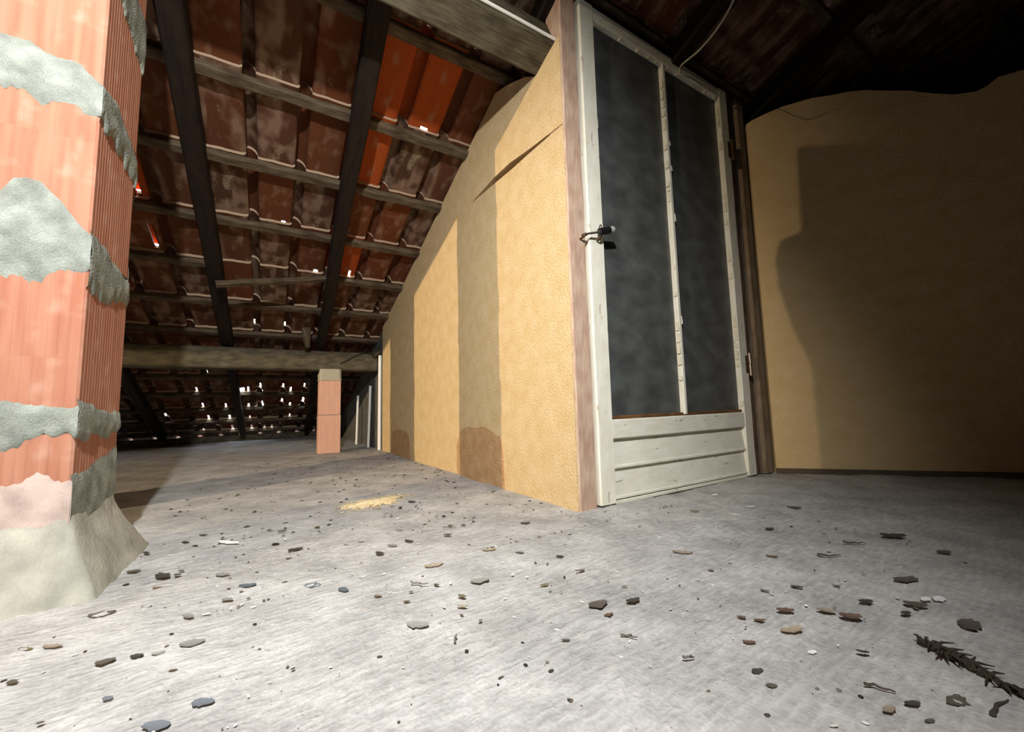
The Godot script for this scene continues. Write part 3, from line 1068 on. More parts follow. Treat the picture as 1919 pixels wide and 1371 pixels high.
func piers() -> void:
	var X0 := -1.755
	var X1 := -0.975
	var Z0 := -4.05
	var Z1 := -3.30
	var pier := thing("brick_pier", "tall pier of red hollow bricks with thick grey mortar joints at the left edge", "brick pier", P(-1.365, 0, -3.675))
	var off := -P(-1.365, 0, -3.675)
	var cuts := [[0.02, 0.90], [1.01, 1.92], [2.03, 2.92], [3.03, 3.92], [4.02, 4.66]]
	for i in cuts.size():
		var j := func() -> float: return rng.randf_range(-0.008, 0.008)
		var e: float = j.call()
		put("brick", fluted_brick(X0 + e, X1 + e * 0.6, Z0, Z1 + e * 0.4, cuts[i][0], cuts[i][1], 17), M.brick[i % 3], pier, off)
	# joints, each a ring of mortar with its own squeezed-out edges: [front tops, front bottoms, side tops, side bottoms] left to right
	var joints := [
		[[1.12, 1.12, 1.14, 1.12, 1.10, 1.07, 1.06, 1.06], [0.84, 0.84, 0.80, 0.82, 0.78, 0.85, 0.89, 0.88], [1.10, 1.06, 1.00, 1.04], [0.86, 0.87, 0.84, 0.88]],
		[[2.2, 2.2, 2.16, 2.12, 2.36, 2.36, 2.20, 2.10], [1.85, 1.88, 1.92, 1.84, 1.76, 1.76, 1.82, 1.87], [2.12, 2.10, 2.04, 2.00], [1.74, 1.72, 1.78, 1.83]],
		[[3.3, 3.34, 3.32, 3.22, 3.20, 3.18, 3.16, 3.06], [2.89, 2.90, 2.90, 2.89, 2.86, 2.88, 2.87, 2.86], [3.06, 3.14, 3.08, 2.98], [2.82, 2.84, 2.80, 2.78]],
		[[4.1, 4.1, 4.05, 4.08, 4.12, 4.06, 4.02, 4.0], [3.88, 3.86, 3.9, 3.88, 3.86, 3.84, 3.9, 3.9], [4.05, 4.14, 4.2, 4.16], [3.86, 3.84, 3.78, 3.72]]]
	for i in joints.size():
		var q = joints[i]
		var st := begin()
		box(st, P(X0 + 0.02, cuts[i][1] - 0.01, Z0 + 0.02), P(X1 - 0.02, cuts[i + 1][0] + 0.01, Z1 - 0.02))
		smear(st, P(X0, 0, Z1), Vector3.RIGHT, Vector3.BACK, X1 - X0 + 0.012, q[0], q[1], 0.016)
		smear(st, P(X1, 0, Z1 + 0.012), Vector3.FORWARD, Vector3.RIGHT, Z1 - Z0 + 0.012, q[2], q[3], 0.016)
		smear(st, P(X1, 0, Z0), Vector3.LEFT, Vector3.FORWARD, X1 - X0, q[2], q[3], 0.012)
		smear(st, P(X0, 0, Z0), Vector3.BACK, Vector3.LEFT, Z1 - Z0, q[2], q[3], 0.012)
		part("mortar_joint", st, M.mortar, pier, off)
	# thin lime skin over the lowest brick
	var sk := begin()
	smear(sk, P(X0, 0, Z1), Vector3.RIGHT, Vector3.BACK, X1 - X0 + 0.01, [0.60, 0.62, 0.60, 0.63, 0.66, 0.62, 0.66, 0.64], [0.3, 0.3, 0.3, 0.3], 0.010, 0.05)
	part("lime_skin", sk, M.lime, pier, off)
	sk = begin()
	smear(sk, P(X1, 0, Z1 + 0.01), Vector3.FORWARD, Vector3.RIGHT, Z1 - Z0 + 0.01, [0.66, 0.68, 0.74, 0.78], [0.3, 0.3, 0.3, 0.3], 0.010, 0.02)
	part("mortar_skin", sk, M.mortar, pier, off)
	# flared concrete foot
	var ft := begin()
	ft.set_smooth_group(1)
	var rows := []
	var nz := FastNoiseLite.new()
	nz.seed = 77
	nz.frequency = 3.0
	nz.fractal_octaves = 3
	for lv in [[-0.05, 0.195], [0.01, 0.178], [0.03, 0.165], [0.08, 0.148], [0.15, 0.115], [0.23, 0.075], [0.31, 0.04], [0.38, 0.016], [0.43, 0.004]]:
		var ring := []
		var e: float = lv[1]
		for c in 4:
			var cx: float = [X0, X1, X1, X0][c]
			var cz: float = [Z1, Z1, Z0, Z0][c]
			var sx: float = [-1.0, 1.0, 1.0, -1.0][c]
			var sz: float = [1.0, 1.0, -1.0, -1.0][c]
			var r := 0.035
			for k in 4:
				var a: float = [PI * 0.75, PI * 0.25, -PI * 0.25, -PI * 0.75][c] + PI * 0.25 - PI * 0.5 * k / 3.0
				var px := cx + sx * (e - r) + r * cos(a) 
				var pz := cz + sz * (e - r) + r * sin(a)
				ring.append(Vector3(px, lv[0], pz))
			# intermediate points along the side to the next corner
			var c2 := (c + 1) % 4
			var ex: Vector3 = ring[-1]
			var nx: float = [X0, X1, X1, X0][c2] + [-1.0, 1.0, 1.0, -1.0][c2] * e
			var nzv: float = [Z1, Z1, Z0, Z0][c2] + [1.0, 1.0, -1.0, -1.0][c2] * e
			for k in range(1, 9):
				var t := k / 9.0
				var q := ex
				if c % 2 == 0:
					q.x = lerpf(ex.x, nx - [1, 1, -1, -1][c] * 0.035, t)
				else:
					q.z = lerpf(ex.z, nzv + [1, 1, -1, -1][c] * 0.035, t)
				ring.append(q)
		for k in ring.size():
			var v: Vector3 = ring[k]
			var b := nz.get_noise_3d(v.x * 1.4, v.y * 1.4, v.z * 1.4) * 0.022 * (1.0 if lv[0] < 0.4 else 0.3)
			var mid := Vector3(-1.365, v.y, -3.675)
			ring[k] = P(v.x, v.y, v.z) + (v - mid).normalized() * b * U
		rows.append(ring)
	var per: int = rows[0].size()
	for i in rows.size() - 1:
		for k in per:
			var k2 := (k + 1) % per
			quad(ft, rows[i][k], rows[i + 1][k], rows[i + 1][k2], rows[i][k2])
	part("footing", ft, M.footing, pier, off)

	# second pier of the same kind, out of view further left, placed to shade the partition
	var twin := pier.duplicate()
	twin.name = numbered("brick_pier")
	add_child(twin, true)
	twin.position = P(-4.9, 0, -4.87)
	tag(twin, "second tall brick pier out of view further left, placed to shade the partition", "brick pier")

	# the small pier under the lower purlin
	var sp := thing("small_pier", "small pier of two pale red bricks with a concrete cap under the lower purlin", "brick pier", P(1.145, 0, -10.3))
	var so := -P(1.145, 0, -10.3)
	put("brick", fluted_brick(0.915, 1.375, -10.52, -10.07, 0.0, 0.86, 9), M.brick_pale, sp, so)
	put("brick", fluted_brick(0.92, 1.37, -10.52, -10.075, 0.873, 1.70, 9), M.brick_pale, sp, so)
	var mj := begin()
	box(mj, P(0.935, 0.85, -10.5), P(1.355, 0.88, -10.09))
	part("mortar_joint", mj, M.mortar, sp, so)
	var cp := begin()
	sweep_box(cp, P(1.142, 1.66, -10.29), P(1.142, 1.925, -10.29), 0.475 * U, 0.47 * U, Vector3.BACK, 0.45 * U, 0.45 * U, 0.04 * U, 0.008 * U, 4)
	part("cap", cp, M.cap, sp, so)


# ------------------------------------------------------------------ rods, cable, wire
func fittings() -> void:
	for q in [[713.0, "tallest of the three white rods, nearest the ochre wall", 2.215, -9.92, 2.245, -10.02, 2.28, 0.043],
			[694.0, "middle white rod of the three leaning behind the lower purlin", 2.13, -10.78, 2.19, -10.86, 1.58, 0.035],
			[671.0, "short white rod at the left, farthest of the three along the grey wall", 2.05, -11.98, 2.09, -12.02, 1.36, 0.032]]:
		var st := begin()
		var a := P(q[2], 0.0, q[3])
		tube(st, [Vector3.ZERO, P(q[4], q[6], q[5]) - a], q[7] * U, 10)
		tag(part("white_rod", st, M.rod, self, a), q[1], "rod", "white rods along the partition wall")
	# cable that hangs from the roof and ends at the head of the door
	var st := begin()
	var curve := Curve3D.new()
	for c in [[4.30, 5.10, -2.87], [4.349, 5.235, -2.86], [4.41, 5.295, -2.66], [4.366, 5.315, -2.42], [4.206, 5.235, -2.2], [3.963, 5.086, -1.98], [3.767, 5.066, -1.78], [3.3, 5.3, -1.3], [2.6, 5.75, -0.8]]:
		curve.add_point(P(c[0], c[1], c[2]) - P(4.349, 5.235, -2.86))
	for k in curve.point_count:
		var dir := curve.get_point_position(mini(k + 1, curve.point_count - 1)) - curve.get_point_position(maxi(k - 1, 0))
		curve.set_point_in(k, -dir * 0.16)
		curve.set_point_out(k, dir * 0.16)
	curve.bake_interval = 0.012
	var pts: Array = Array(curve.get_baked_points())
	tube(st, pts, 0.011 * U, 8)
	tag(part("electric_cable", st, M.cable, self, P(4.349, 5.235, -2.86)), "thin pale cable curving from the roof down to the head of the door", "cable")
	# thin pale strip along the lower front edge of the upper purlin
	st = begin()
	pts = []
	for k in 25:
		var x := -3.0 + 5.45 * k / 24.0
		pts.append(R(x, -3.47, -0.72 + 0.008 * sin(k * 0.9)) - roof_s * U * 0.197 - R(-3.0, -3.47, -0.735))
	tube(st, pts, 0.016 * U, 8)
	tag(part("pale_strip", st, M.rod, self, R(-3.0, -3.47, -0.735)), "thin pale strip along the lower edge of the upper purlin", "pale_strip")
	# dark wire loop on the lower purlin
	st = begin()
	pts = []
	for q in [[1.35, 2.06], [1.55, 2.17], [1.75, 2.29], [1.9, 2.345], [2.02, 2.32], [2.18, 2.335]]:
		pts.append(P(q[0], q[1], -10.125) - P(1.35, 2.06, -10.125))
	tube(st, pts, 0.012 * U, 6)
	tag(part("dark_wire", st, M.dark, self, P(1.35, 2.06, -10.125)), "dark wire trailing along the face of the lower purlin above the small pier", "wire")
	st = begin()
	sweep_box(st, P(-0.07, -0.06, 0), P(0.07, 0.05, 0), 0.11 * U, 0.1 * U, Vector3.UP, 0.09 * U, 0.1 * U, 0.02 * U, 0.006 * U, 3)
	tag(part("wall_bracket", st, M.batten, self, P(2.16, 2.33, -10.06)), "small pale wooden bracket at the top of the tallest white rod", "bracket")
	# unseen upright shape left of the lens, outlined to shade the wall at right
	st = begin()
	var out := PackedVector2Array([Vector2(-0.80, 0.0), Vector2(-0.80, 3.30), Vector2(-0.90, 3.62), Vector2(-0.97, 4.0), Vector2(-0.975, 4.25), Vector2(-0.93, 4.42), Vector2(-0.78, 4.5), Vector2(-0.76, 5.28), Vector2(2.2, 4.9), Vector2(2.2, 0.0)])
	slab(st, out, P(-3.0, 0, 0), Vector3(0, 0, U), Vector3(0, U, 0), P(-0.12, 0, 0))
	tag(part("unseen_blocker", st, M.batten, self), "unseen upright shape left of the lens, outlined to shade the wall at right", "panel")


# ------------------------------------------------------------------ what lies on the floor
const SCRAP := {
	"dark": ["dry_leaf", "leaf", "dark scrap of dry leaf lying flat on the pale concrete floor", "dark leaf scraps on the concrete floor"],
	"brown": ["dry_leaf", "leaf", "brown scrap of dry leaf lying flat on the pale concrete floor", "brown leaf scraps on the concrete floor"],
	"olive": ["dry_leaf", "leaf", "olive scrap of leaf lying flat on the pale concrete floor", "olive leaf scraps on the concrete floor"],
	"tan": ["seed_husk", "husk", "tan husk lying on the pale concrete floor", "tan husks on the concrete floor"],
	"pale": ["mortar_flake", "flake", "pale grey flake of mortar lying on the concrete floor", "pale mortar flakes on the concrete floor"],
	"slate": ["slate_flake", "flake", "slate-grey flake lying on the concrete floor at lower left", "slate-grey flakes on the concrete floor"],
	"white": ["plaster_chip", "chip", "white chip lying on the concrete floor", "white chips on the concrete floor"],
	"twig": ["twig", "twig", "thin grey twig lying on the concrete floor", "twigs on the concrete floor"],
	"stick": ["stick", "stick", "dark stick lying on the dim floor at right", "sticks on the dim floor"],
}


func scrap(kind: String, x: float, z: float, len: float, turn: float, label: String) -> void:
	var s: Array = SCRAP[kind]
	var st := begin()
	var L := len * U
	if kind == "twig" or kind == "stick":
		var pts := []
		var bend := rng.randf_range(-0.1, 0.1)
		for k in 7:
			var t := k / 6.0 - 0.5
			pts.append(Vector3(t * L, 0.005 * U + 0.01 * U * rng.randf(), bend * L * (0.25 - t * t) * 4.0 + rng.randf_range(-0.015, 0.015) * L))
		tube(st, pts, maxf(0.0016, L * (0.045 if kind == "twig" else 0.06)), 6, 0.0008)
		if kind == "twig":
			tube(st, [pts[3], (pts[3] as Vector3) + Vector3(L * 0.16, 0.003, L * 0.13)], 0.001, 5)
	else:
		# a curled sheet: ragged lens outline, thickness, raised edges
		var wide := L * rng.randf_range(0.5, 0.75) * (0.75 if kind in ["tan", "olive"] else 1.0)
		if kind == "white" and len > 0.12:
			wide *= 0.3
		var curl := {"pale": 0.06, "slate": 0.05, "white": 0.05, "tan": 0.12, "olive": 0.10, "dark": 0.10, "brown": 0.12}[kind] as float
		var th := L * ({"pale": 0.03, "slate": 0.03, "white": 0.05}.get(kind, 0.018) as float)
		var nx := 8
		var nz := 4
		var grid := []
		var skew := rng.randf_range(-0.15, 0.15)
		var ragged := [[], []]
		for i in nx + 1:
			for e in 2:
				ragged[e].append(rng.randf_range(0.62, 1.12))
		for i in nx + 1:
			var t := float(i) / nx
			var w := pow(sin(PI * (0.06 + 0.88 * t)), 0.7)
			var row := []
			for j in nz + 1:
				var v := float(j) / nz * 2.0 - 1.0
				var rag: float = ragged[0 if v < 0.0 else 1][i]
				var y := curl * L * (v * v * 0.5 + pow(absf(t - 0.5) * 2.0, 2.0) * 0.5) + rng.randf_range(0.0, 0.012) * L
				row.append(Vector3((t - 0.5) * L, y + 0.001, v * w * rag * wide * 0.5 + skew * L * (t - 0.5)))
			grid.append(row)
		for layer in 2:
			var up := Vector3(0, th * (1 - layer), 0)
			for i in nx:
				for j in nz:
					var a: Vector3 = grid[i][j] + up
					var b: Vector3 = grid[i + 1][j] + up
					var c: Vector3 = grid[i + 1][j + 1] + up
					var d: Vector3 = grid[i][j + 1] + up
					if layer == 0:
						quad(st, a, b, c, d)
					else:
						quad(st, a, d, c, b)
		var rim := []
		for i in nx + 1:
			rim.append(grid[i][0])
		for j in range(1, nz + 1):
			rim.append(grid[nx][j])
		for i in range(nx - 1, -1, -1):
			rim.append(grid[i][nz])
		for j in range(nz - 1, 0, -1):
			rim.append(grid[0][j])
		for k in rim.size():
			var a: Vector3 = rim[k]
			var b: Vector3 = rim[(k + 1) % rim.size()]
			quad(st, a, a + Vector3(0, th, 0), b + Vector3(0, th, 0), b)
	var o := part(s[0], st, M.scrap[kind][rng.randi_range(0, 1)], self, P(x, 0.0, z))
	o.rotation_degrees.y = turn
	if label:
		tag(o, label, s[1], s[3])
	else:
		tag(o, s[2], s[1], s[3])


func lump_mesh(seed_: int) -> ArrayMesh:
	var r := RandomNumberGenerator.new()
	r.seed = seed_
	var st := begin()
	var ring := []
	for k in 6:
		var a := TAU * k / 6.0
		ring.append(Vector3(cos(a) * r.randf_range(0.6, 1.0), r.randf_range(0.0, 0.25), sin(a) * r.randf_range(0.6, 1.0)))
	var top := Vector3(r.randf_range(-0.2, 0.2), r.randf_range(0.5, 0.8), r.randf_range(-0.2, 0.2))
	for k in 6:
		tri(st, ring[k], top, ring[(k + 1) % 6])
		tri(st, ring[k], ring[(k + 1) % 6], Vector3(0, -0.1, 0))
	return finish(st)


func scatter(called: String, label: String, category: String, count: int, seed_: int, colors: Array, small: float, large: float, spread: Callable) -> void:
	var mm := MultiMesh.new()
	mm.transform_format = MultiMesh.TRANSFORM_3D
	mm.use_colors = true
	mm.mesh = lump_mesh(seed_)
	mm.instance_count = count
	var r := RandomNumberGenerator.new()
	r.seed = seed_ * 13
	for i in count:
		var at: Vector3 = spread.call(r)
		var s := lerpf(small, large, pow(r.randf(), 3.0)) * U
		var b := Basis(Vector3.UP, r.randf() * TAU).scaled_local(Vector3(s * r.randf_range(0.9, 2.2), s * r.randf_range(0.35, 0.8), s))
		mm.set_instance_transform(i, Transform3D(b, at))
		var c: Color = colors[r.randi_range(0, colors.size() - 1)]
		mm.set_instance_color(i, c.srgb_to_linear())
	var o := MultiMeshInstance3D.new()
	o.name = numbered(called)
	o.multimesh = mm
	var m := flat(Color.WHITE, 0.9)
	m.vertex_color_use_as_albedo = true
	o.material_override = m
	add_child(o, true)
	tag(o, label, category, "", "stuff")


func litter() -> void:
	var kinds := {"dark": [Color(0.25, 0.23, 0.20), Color(0.34, 0.31, 0.27)], "brown": [Color(0.38, 0.30, 0.24), Color(0.44, 0.35, 0.28)], "olive": [Color(0.42, 0.39, 0.28), Color(0.46, 0.42, 0.31)], "tan": [Color(0.62, 0.56, 0.47), Color(0.55, 0.50, 0.43)],
		"pale": [Color(0.58, 0.57, 0.54), Color(0.52, 0.51, 0.49)], "slate": [Color(0.36, 0.39, 0.41), Color(0.42, 0.44, 0.46)], "white": [Color(0.93, 0.92, 0.90), Color(0.9, 0.9, 0.88)], "twig": [Color(0.45, 0.42, 0.39), Color(0.40, 0.37, 0.34)], "stick": [Color(0.26, 0.23, 0.19), Color(0.3, 0.25, 0.2)]}
	M.scrap = {}
	for k in kinds:
		M.scrap[k] = [flat(kinds[k][0], 0.75), flat(kinds[k][1], 0.75)]
	# sawdust: a low pale heap with its grains
	var st := begin()
	st.set_smooth_group(1)
	var nz := FastNoiseLite.new()
	nz.seed = 9
	nz.frequency = 9.0
	nz.fractal_octaves = 3
	var ax := Vector3(0.66, 0, -0.21)
	var az := Vector3(0.10, 0, 0.20)
	var rings := []
	for i in 13:
		var ring := []
		var t := i / 12.0
		for k in 48:
			var a := TAU * k / 48.0
			var e := 0.62 + 0.55 * nz.get_noise_2d(cos(a) * 0.4, sin(a) * 0.4)
			var q := ax * 0.5 * cos(a) * e * 1.35 * t + az * sin(a) * e * 1.25 * t
			var h := 0.024 * (1.0 - t * t) + nz.get_noise_2d(q.x * 3.0 + 5.0, q.z * 3.0) * 0.016 * (1.0 - t) - 0.001 * t
			ring.append((q + Vector3(0, h, 0)) * U)
		rings.append(ring)
	for i in 12:
		for k in 48:
			var k2 := (k + 1) % 48
			quad(st, rings[i][k], rings[i + 1][k], rings[i + 1][k2], rings[i][k2])
	var heap := part("sawdust_heap", st, M.sawdust, self, P(0.945, 0.0, -4.50))
	tag(heap, "low streak of pale yellow sawdust on the concrete floor before the partition", "sawdust", "", "stuff")
	scatter("sawdust_grains", "loose pale yellow sawdust grains round the low sawdust streak", "sawdust", 900, 3, [Color(0.93, 0.82, 0.58), Color(0.85, 0.72, 0.48), Color(0.97, 0.89, 0.68)], 0.003, 0.012, func(r: RandomNumberGenerator) -> Vector3:
		var a := r.randf() * TAU
		var d := pow(r.randf(), 0.7) * 1.15
		var q := ax * 0.62 * cos(a) * d + az * 1.05 * sin(a) * d
		return P(0.945 + q.x, 0.018 * maxf(0.0, 1.0 - d * d) , -4.50 + q.z))
	# crumbs too small to count
	var wide := func(r: RandomNumberGenerator) -> Vector3:
		var d := lerpf(0.7, 4.6, pow(r.randf(), 0.75))
		var a := deg_to_rad(r.randf_range(-58.0, 70.0) + 0.0) 
		var x := d * sin(a + 0.15)
		var z := -d * cos(a + 0.15)
		if x > 2.35 and z < -2.85 or z < -2.8 and x < -0.75:
			z = -2.6
			x = r.randf_range(-0.4, 3.4)
		return P(x, 0.0, z)
	var strip := func(r: RandomNumberGenerator) -> Vector3:
		var z := r.randf_range(-9.8, -3.2)
		var w := 2.38 + 0.028 * (z + 2.95)
		return P(w - 3.2 * pow(r.randf(), 1.4), 0.0, z)
	scatter("floor_crumbs", "tiny dark crumbs and leaf dust scattered over the near concrete floor", "crumbs", 800, 5, [Color(0.16, 0.14, 0.11), Color(0.28, 0.24, 0.19), Color(0.38, 0.33, 0.27), Color(0.45, 0.42, 0.38)], 0.002, 0.012, wide)
	scatter("floor_grit", "tiny pale grit scattered over the near concrete floor", "grit", 500, 6, [Color(0.88, 0.87, 0.84), Color(0.78, 0.76, 0.72), Color(0.95, 0.94, 0.9)], 0.003, 0.012, wide)
	scatter("leaf_dust", "dark leaf dust strewn on the floor along the foot of the partition", "leaf dust", 900, 7, [Color(0.15, 0.13, 0.08), Color(0.26, 0.22, 0.14), Color(0.36, 0.31, 0.22)], 0.004, 0.024, strip)
	# the large dark feathery scrap at lower right
	st = begin()
	var shaft := []
	for k in 9:
		var t := k / 8.0
		shaft.append(P(0.09 - 0.14 * t + 0.03 * sin(t * 5.0), 0.012 + 0.012 * sin(PI * t), -0.11 + 0.33 * t))
	tube(st, shaft, 0.010 * U, 6, 0.003 * U)
	for k in 46:
		var t := rng.randf()
		var base: Vector3 = (shaft[0] as Vector3).lerp(shaft[8], t * 0.85)
		var side := 1.0 if k % 2 else -1.0
		var tip := base + P(side * rng.randf_range(0.02, 0.075) * sin(PI * (0.15 + 0.75 * t)), rng.randf_range(0.0, 0.03), rng.randf_range(-0.03, 0.06))
		tube(st, [base, base.lerp(tip, 0.5) + P(0, 0.012, 0), tip], 0.008 * U, 5, 0.002 * U)
	tag(part("dry_plant", st, flat(Color(0.22, 0.185, 0.13), 0.9), self, P(2.17, 0.0, -0.53)), "large dark shrivelled plant scrap on the floor at lower right", "dry plant")

	scrap("slate", 0.224, -2.633, 0.091, -45, "slate-grey curled flake, left one of the pair on the pale floor")
	scrap("slate", 0.366, -2.481, 0.074, -53, "notched slate-grey flake, right one of the pair on the pale floor")
	scrap("brown", 0.509, -2.288, 0.042, -36, "small dark reddish chip right of the two slate-grey flakes")
	scrap("tan", 0.842, -1.943, 0.053, -50, "tan oblong husk lying just below an olive leaf scrap")
	scrap("olive", 0.883, -2.042, 0.051, -55, "olive leaf scrap just above a tan oblong husk")
	scrap("pale", 0.599, -1.896, 0.103, -36, "pale grey curled leaf with a dark rim, middle foreground")
	scrap("twig", 0.702, -1.698, 0.062, 62, "thin grey twig pointing away from the viewer in the middle foreground")
	scrap("dark", 1.408, -1.575, 0.105, -14, "dark ragged leaf cluster on the floor in front of the door")
	scrap("dark", 1.581, -1.510, 0.080, -16, "dark leaf scrap just right of the ragged leaf cluster")
	scrap("twig", 0.741, -2.313, 0.109, -46, "thin straight grey stalk lying crosswise right of the reddish chip")
	scrap("twig", 1.282, -3.198, 0.110, -28, "thin grey twig well right of the sawdust streak")
	scrap("dark", 1.196, -3.029, 0.066, -43, "dark leaf scrap well behind the crosswise grey stalk")
	scrap("dark", 0.903, -3.059, 0.080, -49, "dark leaf scrap behind the crosswise grey stalk")
	scrap("dark", 0.661, -2.929, 0.073, -53, "larger dark leaf scrap behind the crosswise grey stalk")
	scrap("pale", 0.776, -3.038, 0.077, -46, "pale grey mortar flake behind the crosswise grey stalk")
	scrap("dark", 0.170, -3.359, 0.095, -7, "dark leaf scrap behind the curled slate-grey flake")
	scrap("dark", 0.098, -3.927, 0.066, -12, "dark leaf scrap right of the white plastic strip")
	scrap("tan", 0.897, -2.503, 0.117, -13, "tan husk just behind the crosswise grey stalk")
	scrap("pale", 1.045, -2.155, 0.107, -14, "pale grey mortar flake behind the tan oblong husk")
	scrap("dark", 1.455, -2.387, 0.057, -48, "dark leaf scrap well in front of the foot of the door post")
	scrap("dark", 1.637, -2.179, 0.052, -41, "small dark leaf scrap well in front of the foot of the door post")
	scrap("dark", 1.852, -2.931, 0.081, -23, "dark leaf scrap left of the foot of the door post")
	scrap("olive", 1.317, -1.904, 0.053, -18, "olive leaf scrap left of the ragged leaf cluster")
	scrap("dark", 0.924, -1.311, 0.024, -11, "dark leaf scrap well right of the grey twig pointing away")
	scrap("brown", 1.382, -1.478, 0.050, -9, "brown leaf scrap just in front of the ragged leaf cluster")
	scrap("dark", 1.289, -4.269, 0.084, -54, "dark leaf scrap right of the sawdust streak")
	scrap("dark", 0.122, -3.200, 0.043, -25, "small dark leaf scrap behind the curled slate-grey flake")
	scrap("tan", 1.309, -2.549, 0.092, -21, "tan husk well right of the crosswise grey stalk")
	scrap("dark", 1.091, -1.432, 0.034, -30, "dark leaf scrap in front of the ragged leaf cluster")
	scrap("twig", 1.325, -1.300, 0.068, -49, "thin grey twig in front of the leaf scrap beside the ragged cluster")
	scrap("pale", 0.913, -3.377, 0.057, -32, "pale grey mortar flake in front of the sawdust streak")
	scrap("pale", 0.601, -3.272, 0.048, -53, "small pale grey mortar flake in front of the sawdust streak")
	scrap("tan", 0.424, -2.180, 0.032, -6, "tan husk just in front of the small reddish chip")
	scrap("dark", 1.609, -1.935, 0.045, -10, "dark leaf scrap behind the ragged leaf cluster")
	scrap("olive", 1.668, -1.650, 0.029, -28, "olive leaf scrap just behind the leaf scrap beside the ragged cluster")
	scrap("olive", -0.882, -2.653, 0.069, -42, "olive-green oval leaf near the left edge of the floor")
	scrap("dark", -0.553, -2.340, 0.065, -8, "dark grey oval flake, left of two in front of the brick pier")
	scrap("dark", -0.454, -2.320, 0.049, -26, "dark grey flake, right of two in front of the brick pier")
	scrap("pale", -0.271, -2.305, 0.093, -9, "long grey flake with a white upper edge, left foreground")
	scrap("pale", -0.381, -2.297, 0.045, -11, "pale grey mortar flake left of the white-edged grey flake")
	scrap("slate", -0.177, -1.833, 0.074, -30, "grey lens-shaped flake near the bottom edge, left foreground")
	scrap("slate", -0.292, -1.786, 0.085, -35, "large slate-grey flake cut by the bottom edge of the picture")
	scrap("dark", -0.530, -2.852, 0.047, -25, "dark leaf scrap right of the foot of the tall pier")
	scrap("brown", -0.538, -3.118, 0.052, -34, "brown leaf scrap right of the foot of the tall pier")
	scrap("dark", -0.550, -3.315, 0.115, -49, "long dark scrap beside the foot of the brick pier")
	scrap("dark", -0.475, -3.292, 0.050, -41, "small black crumb at the right end of the long dark scrap")
	scrap("dark", -0.730, -3.525, 0.068, -13, "dark leaf scrap behind the foot of the tall pier")
	scrap("dark", -0.747, -3.925, 0.069, -56, "dark leaf scrap well left of the white plastic strip")
	scrap("dark", -0.547, -4.055, 0.062, -56, "dark leaf scrap left of the white plastic strip")
	scrap("dark", -0.456, -4.206, 0.065, -23, "dark leaf scrap just left of the white plastic strip")
	scrap("white", -0.256, -3.820, 0.182, -43, "narrow white plastic strip with a dark end near the brick pier")
	scrap("pale", -0.232, -3.126, 0.092, -29, "pale grey mortar flake in front of the white plastic strip")
	scrap("slate", -0.095, -2.857, 0.092, -32, "slate-grey flake left of the curled slate-grey flake")
	scrap("pale", -0.179, -2.717, 0.057, -39, "pale grey mortar flake well behind the white-edged grey flake")
	scrap("dark", -0.703, -2.873, 0.107, -3, "dark broken scraps along the front foot of the brick pier")
	scrap("pale", -0.327, -2.610, 0.066, -48, "pale grey mortar flake behind the white-edged grey flake")
	scrap("tan", -0.791, -2.616, 0.081, -35, "tan husk just right of the olive oval leaf")
	scrap("dark", -0.815, -2.370, 0.040, -47, "dark leaf scrap in front of the olive oval leaf")
	scrap("dark", -0.623, -2.017, 0.021, -23, "dark leaf scrap well in front of the dark grey oval flake")
	scrap("slate", -0.471, -2.048, 0.038, -43, "slate-grey flake in front of the dark grey oval flake")
	scrap("brown", 1.704, -1.005, 0.048, -39, "short brown husk in the right foreground left of the white chip")
	scrap("dark", 1.551, -0.893, 0.051, -17, "dark leaf scrap in front of the short brown husk")
	scrap("dark", 1.516, -0.827, 0.037, -41, "dark leaf scrap in front of the bright plaster chip")
	scrap("twig", 1.409, -1.075, 0.045, -27, "short tan twig left of the brown husk in the right foreground")
	scrap("white", 1.842, -0.838, 0.038, -8, "bright white plaster chip in the right foreground")
	scrap("dark", 2.222, -1.207, 0.042, -53, "dark leaf scrap in front of the brown curled leaf by the jamb")
	scrap("dark", 2.400, -1.137, 0.056, -55, "larger dark leaf scrap in front of the brown curled leaf by the jamb")
	scrap("brown", 2.727, -1.421, 0.067, -46, "brown curled leaf in front of the right door jamb")
	scrap("dark", 3.282, -1.709, 0.073, -16, "black bean-shaped crumb in front of the right door jamb")
	scrap("brown", 3.017, -1.932, 0.058, -24, "brown leaf scrap in front of the white paper shard by the door")
	scrap("stick", 3.421, -1.239, 0.127, -45, "thin dark stick lying on the dim floor near the right wall")
	scrap("stick", 3.025, -1.235, 0.127, -40, "second dark stick, nearer than the one by the right wall")
	scrap("dark", 4.080, -1.895, 0.106, -49, "dark leaf scrap well behind the brown curled leaf by the jamb")
	scrap("brown", 2.275, -0.864, 0.085, -33, "brown rimmed leaf on the dim floor at right")
	scrap("dark", 2.647, -0.742, 0.089, -56, "dark leaf just below the white shards at right")
	scrap("dark", 2.515, -0.743, 0.049, -19, "dark leaf scrap left of the white shards")
	scrap("white", 2.758, -0.735, 0.057, -8, "left one of two white shards lying among dark leaves at right")
	scrap("white", 2.810, -0.701, 0.068, -5, "right one of two white shards lying among dark leaves at right")
	scrap("dark", 2.948, -0.856, 0.129, -17, "dark leaf scraps behind the white shards at right")
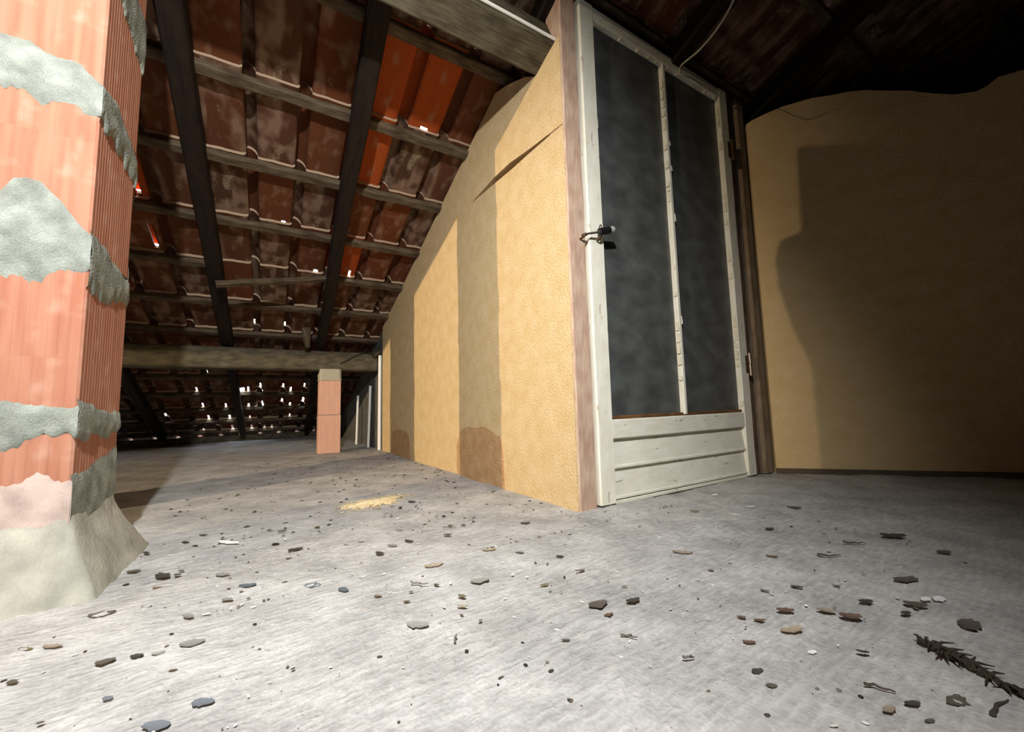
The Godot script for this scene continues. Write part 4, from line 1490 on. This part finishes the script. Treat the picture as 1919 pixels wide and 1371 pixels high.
	scrap("dark", 2.593, -0.559, 0.114, -5, "large dark leaf right of the white shards")
	scrap("stick", 1.802, -0.622, 0.082, -57, "short dark stick in the right foreground")
	scrap("dark", 2.006, -0.734, 0.042, -42, "dark leaf scrap right of the bright plaster chip")
	scrap("dark", 1.930, -0.469, 0.078, -4, "dark oval leaf near the lower right corner")
	scrap("tan", 1.709, -0.572, 0.051, -15, "tan husk left of the dark oval leaf at lower right")
	scrap("dark", 1.803, -0.541, 0.052, -36, "dark leaf scrap left of the dark oval leaf at lower right")
	scrap("stick", 1.998, -0.387, 0.135, -6, "long dark stick in the lower right corner")
	scrap("dark", 1.753, -0.490, 0.033, -24, "dark leaf scrap in front of the dark oval leaf at lower right")
	scrap("tan", 1.936, -0.952, 0.103, -13, "tan crumpled leaf left of the brown rimmed leaf")
	scrap("tan", 2.245, -0.947, 0.075, -42, "tan husk just left of the brown rimmed leaf")
	scrap("brown", 2.092, -1.049, 0.075, -48, "brown leaf scrap behind the short brown husk")
	scrap("brown", 1.909, -1.071, 0.048, -34, "larger brown leaf scrap behind the short brown husk")
	scrap("brown", 1.869, -1.130, 0.037, -51, "small brown leaf scrap behind the short brown husk")
	scrap("dark", 2.497, -0.880, 0.065, -37, "dark leaf scrap just behind the brown rimmed leaf")
	scrap("white", 3.993, -2.601, 0.078, -5, "white paper shard nearest the foot of the door")
	scrap("white", 3.815, -2.140, 0.069, -40, "white paper shard in front of the right door jamb")
	scrap("white", 3.453, -2.075, 0.055, -58, "white paper shard between the other two by the door")
	scrap("brown", 2.228, -1.509, 0.031, -56, "brown leaf scrap left of the brown curled leaf by the jamb")
	scrap("tan", 2.324, -1.768, 0.122, -49, "tan leaf litter clump in front of the door")
	scrap("tan", 3.287, -2.348, 0.096, -15, "tan husk in front of the white paper shard by the door")
	scrap("dark", 3.654, -0.861, 0.084, -38, "dark leaf scrap well behind the white shards")
	scrap("dark", 3.788, -1.138, 0.151, -42, "dark leaf scrap right of the dark stick near the right wall")
